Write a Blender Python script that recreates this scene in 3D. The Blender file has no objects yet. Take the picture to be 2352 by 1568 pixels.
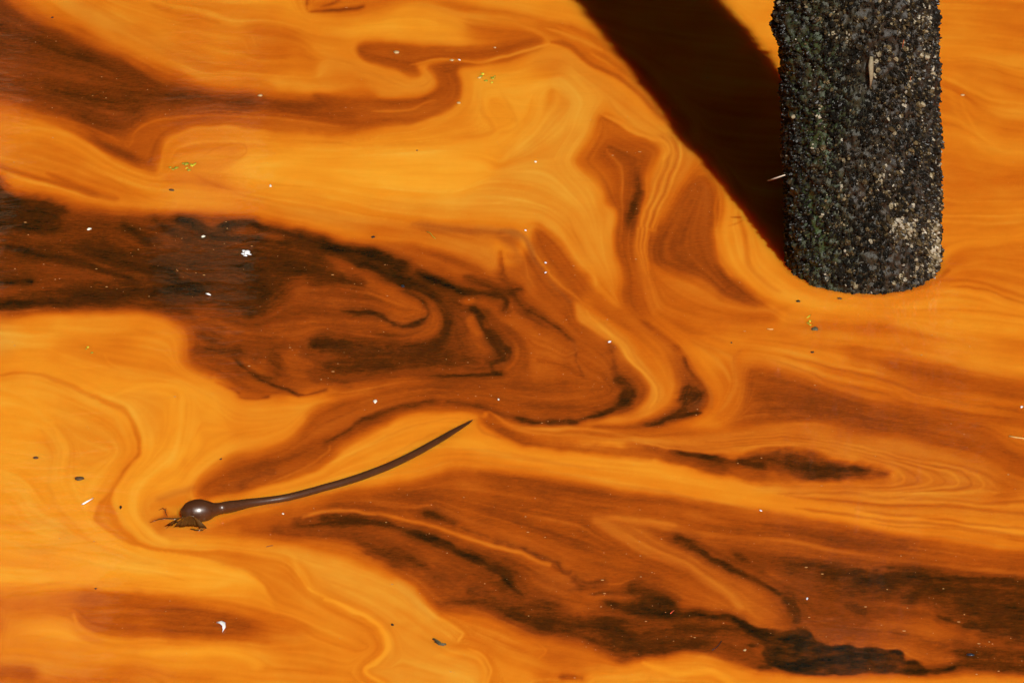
import bpy, bmesh, math, random
import numpy as np
from mathutils import Vector, Matrix, noise as mnoise

C = bpy.context.scene.collection
R = math.radians
random.seed(5)

# ---------------------------------------------------------------- camera, sky, sun, exposure
CAM_H, PITCH, FOC = 5.4, 24.8, 190.0
cam = bpy.data.cameras.new('camera'); cam.lens = FOC; cam.sensor_width = 36.0
cam.clip_start = 0.1; cam.clip_end = 2000
co = bpy.data.objects.new('camera', cam); C.objects.link(co)
co.location = (0, 0, CAM_H); co.rotation_euler = (R(90 - PITCH), 0, 0)
bpy.context.scene.camera = co

SUN_EL, SUN_AZ = 36.0, 13.5          # height above the water; degrees to the right of straight behind the camera
world = bpy.data.worlds.new('World'); bpy.context.scene.world = world; world.use_nodes = True
wt = world.node_tree; wt.nodes.clear()
sky = wt.nodes.new('ShaderNodeTexSky'); sky.sky_type = 'NISHITA'; sky.sun_disc = False
sky.sun_elevation = R(SUN_EL); sky.sun_rotation = R(180 - SUN_AZ)
sky.dust_density = 4.0; sky.air_density = 0.8
bg = wt.nodes.new('ShaderNodeBackground'); bg.inputs[1].default_value = 0.05
wo = wt.nodes.new('ShaderNodeOutputWorld')
wt.links.new(sky.outputs[0], bg.inputs[0]); wt.links.new(bg.outputs[0], wo.inputs[0])

sun = bpy.data.lights.new('sun', 'SUN'); sun.energy = 5.0; sun.angle = R(0.7); sun.color = (1.0, 0.955, 0.88)
so = bpy.data.objects.new('sun', sun); C.objects.link(so)
to_sun = Vector((math.sin(R(SUN_AZ)) * math.cos(R(SUN_EL)), -math.cos(R(SUN_AZ)) * math.cos(R(SUN_EL)), math.sin(R(SUN_EL))))
so.rotation_euler = to_sun.to_track_quat('Z', 'Y').to_euler()
so.location = to_sun * 30

vs = bpy.context.scene.view_settings
vs.view_transform = 'Standard'; vs.look = 'None'; vs.gamma = 1.0; vs.use_curve_mapping = False
vs.exposure = 0.25
cy_ = bpy.context.scene.cycles
cy_.max_bounces = 8; cy_.sample_clamp_indirect = 4.0; cy_.use_denoising = True

# ---------------------------------------------------------------- helpers
FPX = FOC / 36.0 * 2352.0
def on_water(x, y, z=0.0):
    """A surveyed spot (sheet coordinates 2352 x 1568) as a point at height z over the water."""
    th = R(PITCH); u = (x - 1176) / FPX; v = -(y - 784) / FPX
    d = Vector((u, math.cos(th) + v * math.sin(th), -math.sin(th) + v * math.cos(th)))
    t = (CAM_H - z) / -d.z
    return Vector((d.x * t, d.y * t, z))

def tag(o, label=None, cat=None, group=None, kind=None):
    for k, v in (('label', label), ('category', cat), ('group', group), ('kind', kind)):
        if v: o[k] = v
    return o

def link_mesh(name, me, mat, parent=None, smooth=False):
    o = bpy.data.objects.new(name, me); C.objects.link(o)
    if mat and not me.materials: me.materials.append(mat)
    if parent: o.parent = parent
    if smooth: me.polygons.foreach_set('use_smooth', [True] * len(me.polygons))
    return o

def empty(name, loc):
    o = bpy.data.objects.new(name, None); C.objects.link(o); o.location = loc; o.empty_display_size = 0.02
    return o

def mesh_from(name, verts, faces):
    me = bpy.data.meshes.new(name); me.from_pydata([tuple(v) for v in verts], [], faces); me.update()
    return me

class N:
    """Small node-tree writer."""
    def __init__(s, name):
        s.m = bpy.data.materials.new(name); s.m.use_nodes = True; s.t = s.m.node_tree; s.t.nodes.clear()
        s.out = s.t.nodes.new('ShaderNodeOutputMaterial')
    def n(s, kind, **kw):
        d = s.t.nodes.new('ShaderNode' + kind)
        for k, v in kw.items(): setattr(d, k, v)
        return d
    def l(s, a, b): s.t.links.new(a, b)
    def math(s, op, a, b=None, c=None, clamp=False):
        d = s.n('Math', operation=op); d.use_clamp = clamp
        for i, x in enumerate((a, b, c)):
            if x is None: continue
            if isinstance(x, (int, float)): d.inputs[i].default_value = x
            else: s.l(x, d.inputs[i])
        return d.outputs[0]
    def mix(s, f, a, b, mode='MIX'):
        d = s.n('Mix', data_type='RGBA', blend_type=mode)
        for i, x in ((0, f), (6, a), (7, b)):
            if isinstance(x, (int, float)): d.inputs[i].default_value = x
            elif isinstance(x, tuple): d.inputs[i].default_value = x + (1,)
            else: s.l(x, d.inputs[i])
        return d.outputs[2]
    def ramp(s, f, stops, interp='LINEAR'):
        d = s.n('ValToRGB'); e = d.color_ramp.elements; d.color_ramp.interpolation = interp
        while len(e) < len(stops): e.new(0.5)
        for el, (p, c) in zip(e, stops): el.position = p; el.color = tuple(c) + (1,)
        s.l(f, d.inputs[0]); return d.outputs[0]
    def noise(s, vec, scale, detail=3, rough=0.55, dist=0.0):
        d = s.n('TexNoise'); d.inputs['Scale'].default_value = scale; d.inputs['Detail'].default_value = detail
        d.inputs['Roughness'].default_value = rough; d.inputs['Distortion'].default_value = dist
        if vec is not None: s.l(vec, d.inputs['Vector'])
        return d.outputs['Fac']
    def coord(s, scale=(1, 1, 1)):
        tc = s.n('TexCoord'); mp = s.n('Mapping'); mp.inputs['Scale'].default_value = scale
        s.l(tc.outputs['Object'], mp.inputs[0]); return mp.outputs[0]
    def bsdf(s, base, rough, ior=1.45, bump=None, bstr=0.2, bdist=0.01, spec=0.5):
        b = s.n('BsdfPrincipled'); b.inputs['IOR'].default_value = ior
        b.inputs['Specular IOR Level'].default_value = spec
        for k, x in (('Base Color', base), ('Roughness', rough)):
            if isinstance(x, (int, float)): b.inputs[k].default_value = x
            elif isinstance(x, tuple): b.inputs[k].default_value = x + (1,)
            else: s.l(x, b.inputs[k])
        if bump is not None:
            bp = s.n('Bump'); bp.inputs['Strength'].default_value = bstr; bp.inputs['Distance'].default_value = bdist
            s.l(bump, bp.inputs['Height']); s.l(bp.outputs[0], b.inputs['Normal'])
        s.l(b.outputs[0], s.out.inputs[0]); return b

def lin(*c): return tuple(((x / 255 + 0.055) / 1.055) ** 2.4 if x > 10 else x / 255 / 12.92 for x in c)

def plain(name, col, rough=0.6, var=0.25, scale=60, ior=1.45, spec=0.5, sss=0.0):
    m = N(name); v = m.coord()
    f = m.noise(v, scale, 4, 0.6)
    c = m.mix(f, tuple(x * (1 - var) for x in col), tuple(min(1, x * (1 + var)) for x in col))
    b = m.bsdf(c, rough, ior, f, 0.3, 0.001, spec)
    if sss:
        b.inputs['Subsurface Weight'].default_value = sss
        b.inputs['Subsurface Radius'].default_value = (0.004, 0.003, 0.001); b.inputs['Subsurface Scale'].default_value = 1.0
    return m.m

# ---- concentration map of the algae bloom, laid out as currents and films ----
MW, MH, PADX, PADY = 1176, 784, 120, 90       # map cells over the surveyed patch and its margin
TILE = {1: (0, 0), 2: (748.4, 0), 3: (1496.7, 0), 4: (0, 498.9), 5: (748.4, 498.9), 6: (1496.7, 498.9),
        7: (0, 997.8), 8: (748.4, 997.8), 9: (1496.7, 997.8)}
GW, GH = MW + 2 * PADX, MH + 2 * PADY

def T(n, *xy):
    p = np.array(xy, float).reshape(-1, 2) * 0.36364
    return (p + TILE[n]) * 0.5 + (PADX, PADY)

def spline(p, closed, step=5.0):
    n = len(p)
    if n < 3 and not closed:
        k = max(2, int(np.hypot(*(p[1] - p[0])) / step) + 1)
        t = np.linspace(0, 1, k)[:, None]
        return p[0] * (1 - t) + p[1] * t, t[:, 0]
    out, par = [], []
    m = n if closed else n - 1
    for i in range(m):
        if closed:
            a, b, c, d = p[(i - 1) % n], p[i], p[(i + 1) % n], p[(i + 2) % n]
        else:
            a, b, c, d = p[max(i - 1, 0)], p[i], p[i + 1], p[min(i + 2, n - 1)]
        k = max(2, int(np.hypot(*(c - b)) / step) + 1)
        t = np.linspace(0, 1, k, endpoint=False)[:, None]
        out.append(0.5 * ((2 * b) + (c - a) * t + (2 * a - 5 * b + 4 * c - d) * t ** 2 + (3 * b - a - 3 * c + d) * t ** 3))
        par.append((i + t[:, 0]) / m)
    if not closed:
        out.append(p[-1:]); par.append(np.array([1.0]))
    return np.concatenate(out), np.concatenate(par)

def gauss1(a, s, axis):
    r = max(1, int(3 * s + 0.5))
    k = np.exp(-0.5 * (np.arange(-r, r + 1) / s) ** 2); k /= k.sum()
    pad = [(0, 0), (0, 0)]; pad[axis] = (r, r)
    ap = np.pad(a, pad, mode='edge')
    out = np.zeros_like(a)
    n = a.shape[axis]
    for i, w in enumerate(k):
        sl = [slice(None), slice(None)]; sl[axis] = slice(i, i + n)
        out += w * ap[tuple(sl)]
    return out

def box_gauss(a, s):
    if s <= 3.0:
        return gauss1(gauss1(a, s, 0), s, 1)
    f = int(s / 1.6)                              # wide blurs on a coarser copy
    h, w = a.shape
    hh, ww = -(-h // f) * f, -(-w // f) * f
    b = np.pad(a, ((0, hh - h), (0, ww - w)), mode='edge').reshape(hh // f, f, ww // f, f).mean((1, 3))
    ss = s / f
    b = gauss1(gauss1(b, ss, 0), ss, 1)
    yy = (np.arange(h) + 0.5) / f - 0.5; xx = (np.arange(w) + 0.5) / f - 0.5
    return bilin(b, xx[None, :].repeat(h, 0), yy[:, None].repeat(w, 1))

def bilin(b, x, y):
    h, w = b.shape
    x = np.clip(x, 0, w - 1.001); y = np.clip(y, 0, h - 1.001)
    i = x.astype(int); j = y.astype(int); fx = x - i; fy = y - j
    i1 = np.minimum(i + 1, w - 1); j1 = np.minimum(j + 1, h - 1)
    return (b[j, i] * (1 - fx) + b[j, i1] * fx) * (1 - fy) + (b[j1, i] * (1 - fx) + b[j1, i1] * fx) * fy

rng = np.random.default_rng(7)
def fnoise(sx, sy):
    n = rng.standard_normal((GH, GW)).astype(np.float32)
    f = np.fft.rfft2(n)
    ky = np.fft.fftfreq(GH)[:, None]; kx = np.fft.rfftfreq(GW)[None, :]
    f *= np.exp(-2 * np.pi ** 2 * ((kx * sx) ** 2 + (ky * sy) ** 2))
    r = np.fft.irfft2(f, (GH, GW))
    return r / r.std()

V = np.full((GH, GW), 0.72); M = np.full((GH, GW), 0.0)
ROUGH = 0.5 * fnoise(14, 5) + 0.45 * fnoise(6, 2.2) + 0.4 * fnoise(2.5, 1.1)

WISP = 0.7 * fnoise(12, 3.5) + 0.6 * fnoise(4, 1.6)

def comp(mask, y0, x0, v, m, a, r, ramp=None):
    h, w = mask.shape
    if r:
        # frayed outline: the noise pushes the edge to and fro
        n = ROUGH[y0:y0 + h, x0:x0 + w]
        mask = np.clip(mask + n * r * 0.34 * (4 * mask * (1 - mask)), 0, 1) * np.clip(0.80 + 0.22 * r * WISP[y0:y0 + h, x0:x0 + w], 0.25, 1)
    mask = mask * a
    sl = (slice(y0, y0 + h), slice(x0, x0 + w))
    V[sl] += (v - V[sl]) * mask
    if m is not None:
        M[sl] += (m - M[sl]) * mask

def P(v, blur, pts, m=0.0, a=1.0, r=0.0):
    q, _ = spline(np.asarray(pts), True)
    b = max(0.7, blur * 0.1818)
    e = int(3 * b) + 3
    x0 = max(0, int(q[:, 0].min()) - e); x1 = min(GW, int(q[:, 0].max()) + e + 1)
    y0 = max(0, int(q[:, 1].min()) - e); y1 = min(GH, int(q[:, 1].max()) + e + 1)
    if x1 <= x0 or y1 <= y0: return
    mask = np.zeros((y1 - y0, x1 - x0))
    xa, ya = q[:, 0], q[:, 1]; xb, yb = np.roll(xa, -1), np.roll(ya, -1)
    for j in range(y1 - y0):
        y = y0 + j + 0.5
        c = (ya <= y) != (yb <= y)
        xs = np.sort(xa[c] + (y - ya[c]) / (yb[c] - ya[c]) * (xb[c] - xa[c]))
        for s in range(0, len(xs) - 1, 2):
            i0 = int(np.clip(xs[s] - x0, 0, x1 - x0)); i1 = int(np.clip(xs[s + 1] - x0, 0, x1 - x0))
            mask[j, i0:i1] = 1
    comp(box_gauss(mask, b), y0, x0, v, m, a, r)

def S(v, w, blur, pts, m=None, a=1.0, r=0.0, taper=True):
    """A filament: width w and softness in survey units."""
    if r and v < 0.4:                             # dark threads sit in a faint halo of their own
        if not np.ndim(w): S(v + 0.05, np.asarray(w) * 2.6, blur * 3.2, pts, m, a * 0.42, 0.0, taper)
        w, blur, a, v = np.asarray(w) * 1.1, blur * 1.3, a * 0.88, v
    q, t = spline(np.asarray(pts), False)
    w = np.interp(t, np.linspace(0, 1, len(w)), w) if np.ndim(w) else np.full(len(t), float(w))
    if taper:
        w = w * np.clip(np.minimum(t, 1 - t) / 0.12, 0.15, 1) ** 0.7
    w = w * 0.0909; b = max(0.55, blur * 0.1818)
    e = int(w.max() + 3 * b) + 3
    X0 = max(0, int(q[:, 0].min()) - e); X1 = min(GW, int(q[:, 0].max()) + e + 1)
    Y0 = max(0, int(q[:, 1].min()) - e); Y1 = min(GH, int(q[:, 1].max()) + e + 1)
    if X1 <= X0 or Y1 <= Y0: return
    mask = np.zeros((Y1 - Y0, X1 - X0))
    for i in range(len(q) - 1):
        p0, p1 = q[i], q[i + 1]
        ww = w[i]; ee = int(ww + 3 * b) + 2
        x0 = max(X0, int(min(p0[0], p1[0])) - ee); x1 = min(X1, int(max(p0[0], p1[0])) + ee + 1)
        y0 = max(Y0, int(min(p0[1], p1[1])) - ee); y1 = min(Y1, int(max(p0[1], p1[1])) + ee + 1)
        if x1 <= x0 or y1 <= y0: continue
        yy, xx = np.mgrid[y0:y1, x0:x1]
        dx, dy = p1 - p0; L = dx * dx + dy * dy + 1e-9
        u = np.clip(((xx - p0[0]) * dx + (yy - p0[1]) * dy) / L, 0, 1)
        d = np.hypot(xx - p0[0] - u * dx, yy - p0[1] - u * dy)
        f = np.clip(0.5 - (d - ww) / (2.6 * b), 0, 1); f = f * f * (3 - 2 * f)
        f *= min(1.0, (ww + 0.6 * b) / (0.9 * b + 0.01))
        s = mask[y0 - Y0:y1 - Y0, x0 - X0:x1 - X0]
        np.maximum(s, f, out=s)
    comp(mask, Y0, X0, v, m, a, r)

J = lambda *a: np.concatenate(a)
# ---- broad waters ----
# upper left: orange with a dark river under it
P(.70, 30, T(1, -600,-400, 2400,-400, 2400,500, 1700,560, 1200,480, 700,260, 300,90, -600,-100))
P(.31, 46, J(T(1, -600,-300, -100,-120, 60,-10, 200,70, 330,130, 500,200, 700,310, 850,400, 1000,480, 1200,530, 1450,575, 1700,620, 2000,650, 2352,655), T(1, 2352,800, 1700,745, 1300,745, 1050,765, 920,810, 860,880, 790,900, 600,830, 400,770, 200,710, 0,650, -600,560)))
P(.47, 70, T(1, 1500,560, 1800,610, 2500,640, 2500,800, 1900,770, 1500,740, 1350,650))
P(.42, 30, T(1, 1200,660, 1700,690, 2400,720, 2400,760, 1700,750, 1200,720), a=.7)
S(.62, 90, 30, T(1, -200,-260, 60,-30, 200,60, 360,120, 560,200, 760,310, 950,430, 1200,500), a=.55)
# light film along the upper edge of the river
S(.73, 110, 40, T(1, 380,-20, 560,80, 750,170, 1000,300, 1200,390, 1330,430), m=.55, a=.85)
S(.75, 36, 16, T(1, 560,60, 800,190, 1000,290, 1150,350), m=.35, a=.5)
S(.60, 26, 12, T(1, 940,10, 1100,80, 1250,120, 1360,160), a=.8)
S(.74, 34, 12, T(1, 960,-20, 1150,10, 1350,40), m=.3, a=.7)
P(.66, 50, T(1, 800,120, 1150,150, 1330,240, 1250,320, 1000,260, 800,190), a=.7)
S(.74, 150, 60, T(1, 1350,20, 1600,60, 1780,40), m=.2, a=.8)
P(.84, 50, T(1, 1560,-60, 1900,-60, 1930,60, 2000,150, 1850,180, 1700,100, 1560,40))
P(.55, 45, T(1, 1560,170, 1800,160, 1920,230, 1900,330, 1700,400, 1560,390, 1600,280), a=.85)
S(.80, 120, 34, T(1, 1950,130, 2150,160, 2400,200), a=.9)
S(.76, 60, 20, T(1, 1700,520, 1900,545, 2150,550, 2420,550), m=.15, a=.9)
S(.78, 20, 8, T(1, 1640,515, 1850,530, 2050,535), m=.35, a=.5)
S(.67, 40, 20, T(1, 1850,350, 1950,440, 2150,470, 2352,490), a=.7)
S(.63, 60, 22, T(1, 1780,290, 1900,330, 1990,420, 2200,460), a=.6)
S(.76, 50, 18, T(1, 1980,290, 2100,380, 2352,440), m=.25, a=.7)
# reddish corner by the top edge
P(.55, 44, J(T(1, 1930,-120, 1935,60, 2020,90, 2200,80), T(2, 180,110, 420,70, 460,10, 380,-120)), a=.75)
S(.33, 10, 4, T(1, 1940,74, 2100,62, 2290,40), r=.6)
S(.36, 9, 4, T(1, 2015,44, 2080,20, 2130,-10), r=.6)
S(.38, 9, 4, T(1, 1930,60, 1930,-40), r=.5)
S(.30, 9, 4, T(2, -20,66, 90,48, 160,48, 225,38), r=.6)
S(.42, 9, 5, T(2, 0,20, 60,0, 100,-20), r=.5)
P(.62, 40, T(2, 330,-60, 800,20, 900,60, 600,60, 400,50))
# bright lobe
P(.85, 42, T(2, 130,180, 250,130, 380,80, 450,50, 600,60, 760,110, 880,180, 980,250, 900,290, 650,285, 400,265, 200,250))
P(.92, 40, T(2, 230,170, 420,110, 560,90, 720,170, 780,240, 520,230, 300,220), a=.8)
P(.57, 36, T(2, 880,110, 1080,170, 1250,190, 1380,240, 1350,300, 1150,300, 960,280, 900,230))
P(.75, 30, T(2, 560,-80, 1600,-80, 1640,60, 1660,120, 1500,110, 1250,60, 900,20, 650,10))
P(.83, 26, T(2, 1180,-30, 1500,-20, 1620,80, 1640,140, 1500,100, 1300,50))
S(.64, 60, 24, T(2, 700,40, 1000,90, 1200,110, 1400,150, 1600,220), a=.9)
S(.72, 26, 9, T(2, 560,20, 800,70, 950,110, 1150,130, 1280,180, 1400,240, 1480,270), m=.25, a=.8)
# streams that run along the shade
S(.60, 150, 30, T(2, 1350,170, 1600,250, 1800,360, 1950,470, 2080,620, 2180,740, 2300,860), a=.9)
S(.73, 18, 7, T(2, 1380,180, 1500,220, 1600,245, 1720,280), m=.3)
S(.70, 16, 6, T(2, 1440,170, 1560,215, 1660,250, 1760,300), m=.2, a=.8)
S(.72, 16, 6, T(2, 1690,320, 1800,390, 1920,470, 2010,570), m=.2, a=.8)
S(.50, 30, 9, T(2, 1400,270, 1520,280, 1620,330, 1700,400, 1850,480, 1960,580, 2080,700, 2180,810), a=.95)
S(.53, 26, 10, T(2, 1700,300, 1850,410, 2000,570, 2110,710), a=.7)
S(.74, 110, 20, T(2, 1480,340, 1650,470, 1800,600, 1920,720, 2080,830, 2190,900), m=.3)
S(.66, 14, 7, T(2, 1600,470, 1780,640, 1900,760, 2020,840), a=.7)
# hook 1
P(.46, 13, T(2, 190,330, 195,290, 250,265, 400,268, 600,285, 800,305, 1000,300, 1200,275, 1330,250, 1370,265, 1330,310, 1200,345, 1050,378, 900,392, 780,390, 650,395, 585,415, 600,450, 625,485, 560,485, 450,445, 330,415, 240,390, 205,360))
P(.55, 30, T(2, 300,250, 800,290, 1000,290, 800,310, 300,300), a=.6)
# tongue between the hooks
P(.73, 12, T(2, -60,440, 20,360, 150,385, 300,435, 450,470, 600,505, 640,480, 600,430, 640,440, 700,480, 725,530, 690,580, 620,615, 480,625, 330,615, 290,560, 200,525, 100,545, 0,560, -50,520), m=.25)
P(.60, 24, T(2, 120,545, 200,525, 280,545, 320,600, 200,610, 0,600))
S(.66, 10, 5, T(2, 150,450, 350,490, 500,540, 620,540, 680,500), a=.7)
S(.78, 12, 5, T(2, 0,380, 180,430, 380,480, 520,540, 600,545), m=.3, a=.5)
# hook 2
P(.45, 12, J(T(2, -100,600, 50,600, 200,625, 330,640, 480,642, 600,625, 680,580, 722,530, 690,475, 645,440, 700,415, 800,400, 1050,385, 1330,315, 1360,325, 1200,385, 1000,415, 850,440, 835,480, 862,540, 860,600, 830,665, 780,705, 640,765, 450,805, 250,835, 100,850, -60,855), T(1, 2100,855, 1900,840, 1700,820, 1900,780, 2100,730)))
P(.40, 30, T(2, -150,650, 300,670, 560,720, 300,770, -100,760), a=.7)
S(.60, 10, 5, T(2, 280,692, 480,698, 560,692, 620,660, 690,640), m=.2, a=.8)
S(.72, 13, 5, T(2, 540,415, 600,405, 700,388, 800,390, 900,400, 1000,395, 1100,368, 1200,345, 1330,308, 1400,280, 1380,250, 1300,210), m=.3, a=.95)
P(.40, 30, T(2, 480,320, 620,370, 620,400, 420,400, 320,360), a=.4)
# the band under the dark river, and its pool
P(.47, 16, T(1, -600,640, 0,735, 200,765, 420,800, 620,880, 740,900, 820,860, 900,800, 1050,745, 1250,732, 1500,738, 1700,745, 2000,770, 2200,800, 2352,815, 2352,850, 2100,857, 1900,845, 1600,812, 1400,800, 1200,815, 1080,865, 1040,910, 1045,970, 1015,1060, 1005,1110, 900,1080, 760,1010, 620,920, 450,840, 250,775, 0,745, -600,680))
P(.36, 30, T(1, 560,840, 720,900, 850,960, 900,1060, 760,1000, 640,930))
S(.58, 12, 6, T(1, 840,860, 900,800, 1050,752, 1250,735, 1500,737, 1750,750, 2140,795), m=.2, a=.8)
S(.56, 16, 7, T(1, 0,660, 200,715, 380,745, 560,800, 760,880), m=.2, a=.8)
S(.56, 12, 6, T(1, 860,850, 820,920, 800,900), a=.5)
# orange below
P(.72, 20, T(1, -600,750, 0,770, 250,790, 450,860, 640,980, 800,1080, 1000,1140, 1010,1090, 1045,960, 1045,900, 1100,850, 1250,815, 1450,805, 1700,830, 1950,855, 2110,860, 2600,840, 2600,1500, 2352,1490, 1900,1400, 1300,1335, 700,1290, 400,1230, 0,1090, -600,1000))
S(.77, 22, 8, T(1, 80,800, 300,820, 450,870, 600,950, 720,1040, 900,1120, 1040,1140), m=.2, a=.9)
S(.76, 14, 6, T(1, 1035,1120, 1030,1020, 1050,920, 1100,860, 1250,815, 1500,805), m=.3, a=.7)
P(.60, 26, T(1, 250,900, 420,960, 600,1080, 760,1180, 900,1240, 1000,1290, 700,1270, 500,1200, 300,1130, 100,1060, 0,980), a=.8)
S(.45, 34, 14, T(1, 300,1100, 450,1180, 600,1235, 720,1260), a=.7)
S(.46, 40, 20, T(1, -300,950, 0,1040, 200,1120, 450,1200, 600,1240), a=.8)
S(.62, 12, 7, T(1, 650,1120, 800,1200, 950,1260, 1100,1290), a=.8)
# very bright pool
P(.80, 40, J(T(1, 1500,900, 1900,880, 2300,880), T(2, 300,850, 700,840, 1000,850, 1200,880, 1250,1000, 1150,1200, 900,1320, 500,1330, 0,1310), T(1, 2000,1240, 1600,1200, 1400,1120, 1320,1020)))
P(.97, 60, J(T(1, 1480,1020, 1800,1000, 2352,960), T(2, 300,960, 700,950, 950,960, 1060,1040, 1000,1180, 800,1250, 400,1250, 0,1180), T(1, 1900,1150, 1600,1120)))
P(1.02, 50, J(T(1, 2000,1090, 2352,1060), T(2, 200,1050, 500,1040, 800,1080, 880,1180, 700,1230, 400,1200, 100,1150)), a=.9)
P(.70, 24, T(1, 1300,1010, 1380,960, 1500,930, 1540,950, 1500,1010, 1420,1080, 1400,1140, 1500,1200, 1340,1130), a=.8)
S(.66, 8, 5, T(1, 1250,1000, 1320,945, 1450,905, 1530,915, 1540,960, 1480,1010), a=.9)
S(.66, 16, 8, T(1, 1200,1090, 1350,1160, 1550,1240, 1800,1300, 2100,1350, 2352,1410), a=.9)
S(.76, 40, 16, T(1, 1500,1250, 1900,1340, 2352,1400), m=.3, a=.6)
# middle bright fans
P(.86, 50, T(2, 950,470, 1400,440, 1450,560, 1400,680, 1280,800, 1150,940, 1000,900, 960,760, 960,600))
S(.74, 30, 14, T(2, 960,580, 980,700, 1040,800, 1020,850, 800,870), m=.1, a=.8)
S(.76, 20, 12, T(2, 1100,590, 1180,700, 1210,800, 1100,850), a=.7)
P(.80, 34, T(2, 1250,360, 1530,340, 1640,450, 1760,620, 1745,740, 1680,850, 1600,950, 1580,1030, 1700,1100, 1750,1200, 1760,1400, 1740,1568, 1600,1700, 1450,1480, 1300,1390, 1000,1380, 600,1350, 200,1300, 500,1260, 800,1250, 1000,1150, 1150,980, 1300,820, 1420,690, 1440,560, 1400,450), m=.45, a=.85)
P(.66, 20, T(2, 1120,430, 1300,430, 1480,380, 1560,370, 1500,410, 1440,450, 1300,450), m=.2, a=.5)
S(.86, 40, 14, T(2, 1440,520, 1470,600, 1450,690, 1380,760, 1300,840, 1210,920, 1120,980), m=.3, a=.7)
S(.80, 24, 10, T(2, 1560,400, 1600,560, 1560,720, 1400,900, 1260,1020), m=.35, a=.6)
S(.76, 14, 8, T(2, 1340,800, 1260,880, 1140,1000), a=.7)
S(.74, 14, 8, T(2, 1700,650, 1660,800, 1540,1000), a=.5)
S(.74, 12, 7, T(2, 1300,1290, 1480,1340, 1600,1450, 1680,1568), a=.7)
S(.82, 12, 6, T(2, 1380,1290, 1520,1350, 1640,1450, 1700,1540), m=.3, a=.6)
# star shaped pool and its stem
P(.52, 24, T(2, 1745,715, 1850,770, 1950,825, 2080,890, 2140,930, 2120,990, 2070,1040, 2010,1090, 1990,1200, 1960,1400, 1940,1568, 1900,1900, 1850,1700, 1790,1400, 1760,1230, 1740,1150, 1650,1080, 1575,1010, 1620,940, 1700,850))
P(.42, 40, T(2, 1750,900, 1950,900, 2110,930, 2080,1010, 2000,1060, 1900,1080, 1780,1020, 1690,960), a=.9)
P(.45, 36, J(T(2, 1880,1080, 1990,1080, 1990,1250, 1970,1400, 1960,1500), T(5, 1960,120, 1980,300, 2000,420, 1930,400, 1880,200, 1860,0), T(2, 1840,1400, 1860,1200)))
S(.20, 46, 20, T(2, 1960,1060, 1975,1180, 1955,1300, 1935,1400, 1925,1500), r=.9, a=.9)
S(.14, 22, 8, T(2, 1950,1260, 1940,1340, 1925,1400, 1925,1500), r=.9, a=.7)
S(.24, 40, 18, T(5, 1930,0, 1928,100, 1940,240), r=.8, a=.8)
# brown water right of the ribbon, in front of the pile
P(.42, 34, J(T(3, 60,1420, 150,1250, 260,1130, 350,1080, 400,1150, 450,1280, 440,1380, 400,1480), T(6, 400,60, 410,170, 470,300, 570,410, 700,490, 770,560, 700,600, 560,580, 420,530, 300,450, 200,390, 100,330, 0,320, -80,150, -20,0)), m=.1)
P(.38, 40, T(6, 430,300, 560,400, 700,480, 720,550, 560,520, 430,440), a=.8)
P(.60, 40, T(3, 150,1120, 250,950, 350,960, 380,1080, 300,1110), a=.8)
P(.55, 30, T(6, -150,320, 60,320, 150,380, 300,460, 500,560, 700,610, 800,600, 700,700, 300,680, 0,620, -150,560))
S(.62, 34, 16, T(6, 180,400, 250,480, 400,540, 600,600, 780,600, 900,560), m=.25, a=.8)
P(.62, 30, T(6, -100,340, 100,400, 150,500, 60,560, 0,600, -60,520), m=.35, a=.8)
S(.50, 50, 24, T(6, 300,640, 600,650, 800,640), a=.6)
# bright fold round the foot of the pile
P(.75, 30, J(T(3, 560,1350, 650,1400, 800,1568), T(6, 850,300, 1050,440, 1300,480, 1500,500, 1300,560, 1000,560, 880,570, 780,540, 650,460, 520,340, 440,220, 430,120, 460,20)), m=.05)
S(.60, 34, 12, T(6, 560,-20, 590,120, 610,280, 700,390, 820,470), a=.8)
S(.79, 26, 10, T(6, 500,40, 480,160, 540,300, 640,420, 760,500, 900,540), m=.1, a=.8)
S(.52, 12, 7, T(3, 490,1420, 540,1408, 580,1385), a=.8)
S(.62, 14, 8, T(3, 440,1150, 420,1300, 400,1450, 410,1568), a=.8)
S(.65, 18, 8, T(6, 400,20, 410,180, 440,280, 520,380), a=.6)
# the folded ribbon
P(.62, 14, J(T(2, 2100,840, 2200,870, 2300,925, 2352,990, 2320,1080, 2240,1200, 2160,1320, 2110,1400, 2070,1500), T(5, 2050,60, 2030,180, 2040,300, 2060,400, 2100,460, 2130,520, 2100,570, 2070,560, 2050,460, 2000,380, 1975,300, 1960,190, 1970,100), T(2, 1990,1440, 2030,1260, 2080,1100, 2150,1010, 2165,940, 2130,890)), m=.3)
for k, (dx, v) in enumerate(((-46, .74), (-18, .52), (6, .73), (34, .50), (62, .74), (92, .62))):
    S(v, 13, 5, J(T(2, 2140+dx*.6,860-dx*.6, 2200+dx*.9,930-dx*.4, 2190+dx,1020, 2130+dx,1160, 2060+dx*.8,1320, 2020+dx*.7,1460), T(5, 2000+dx*.5,80, 1995+dx*.4,190, 2010+dx*.3,300, 2040+dx*.2,390)), m=.25, a=.8)
S(.76, 24, 8, T(2, 1750,720, 1850,775, 1950,830, 2070,875, 2150,905, 2180,950, 2150,1010), m=.3, a=.95)
S(.66, 16, 7, T(5, 2080,440, 2120,520, 2080,580, 2080,640), m=.4, a=.7)
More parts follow.
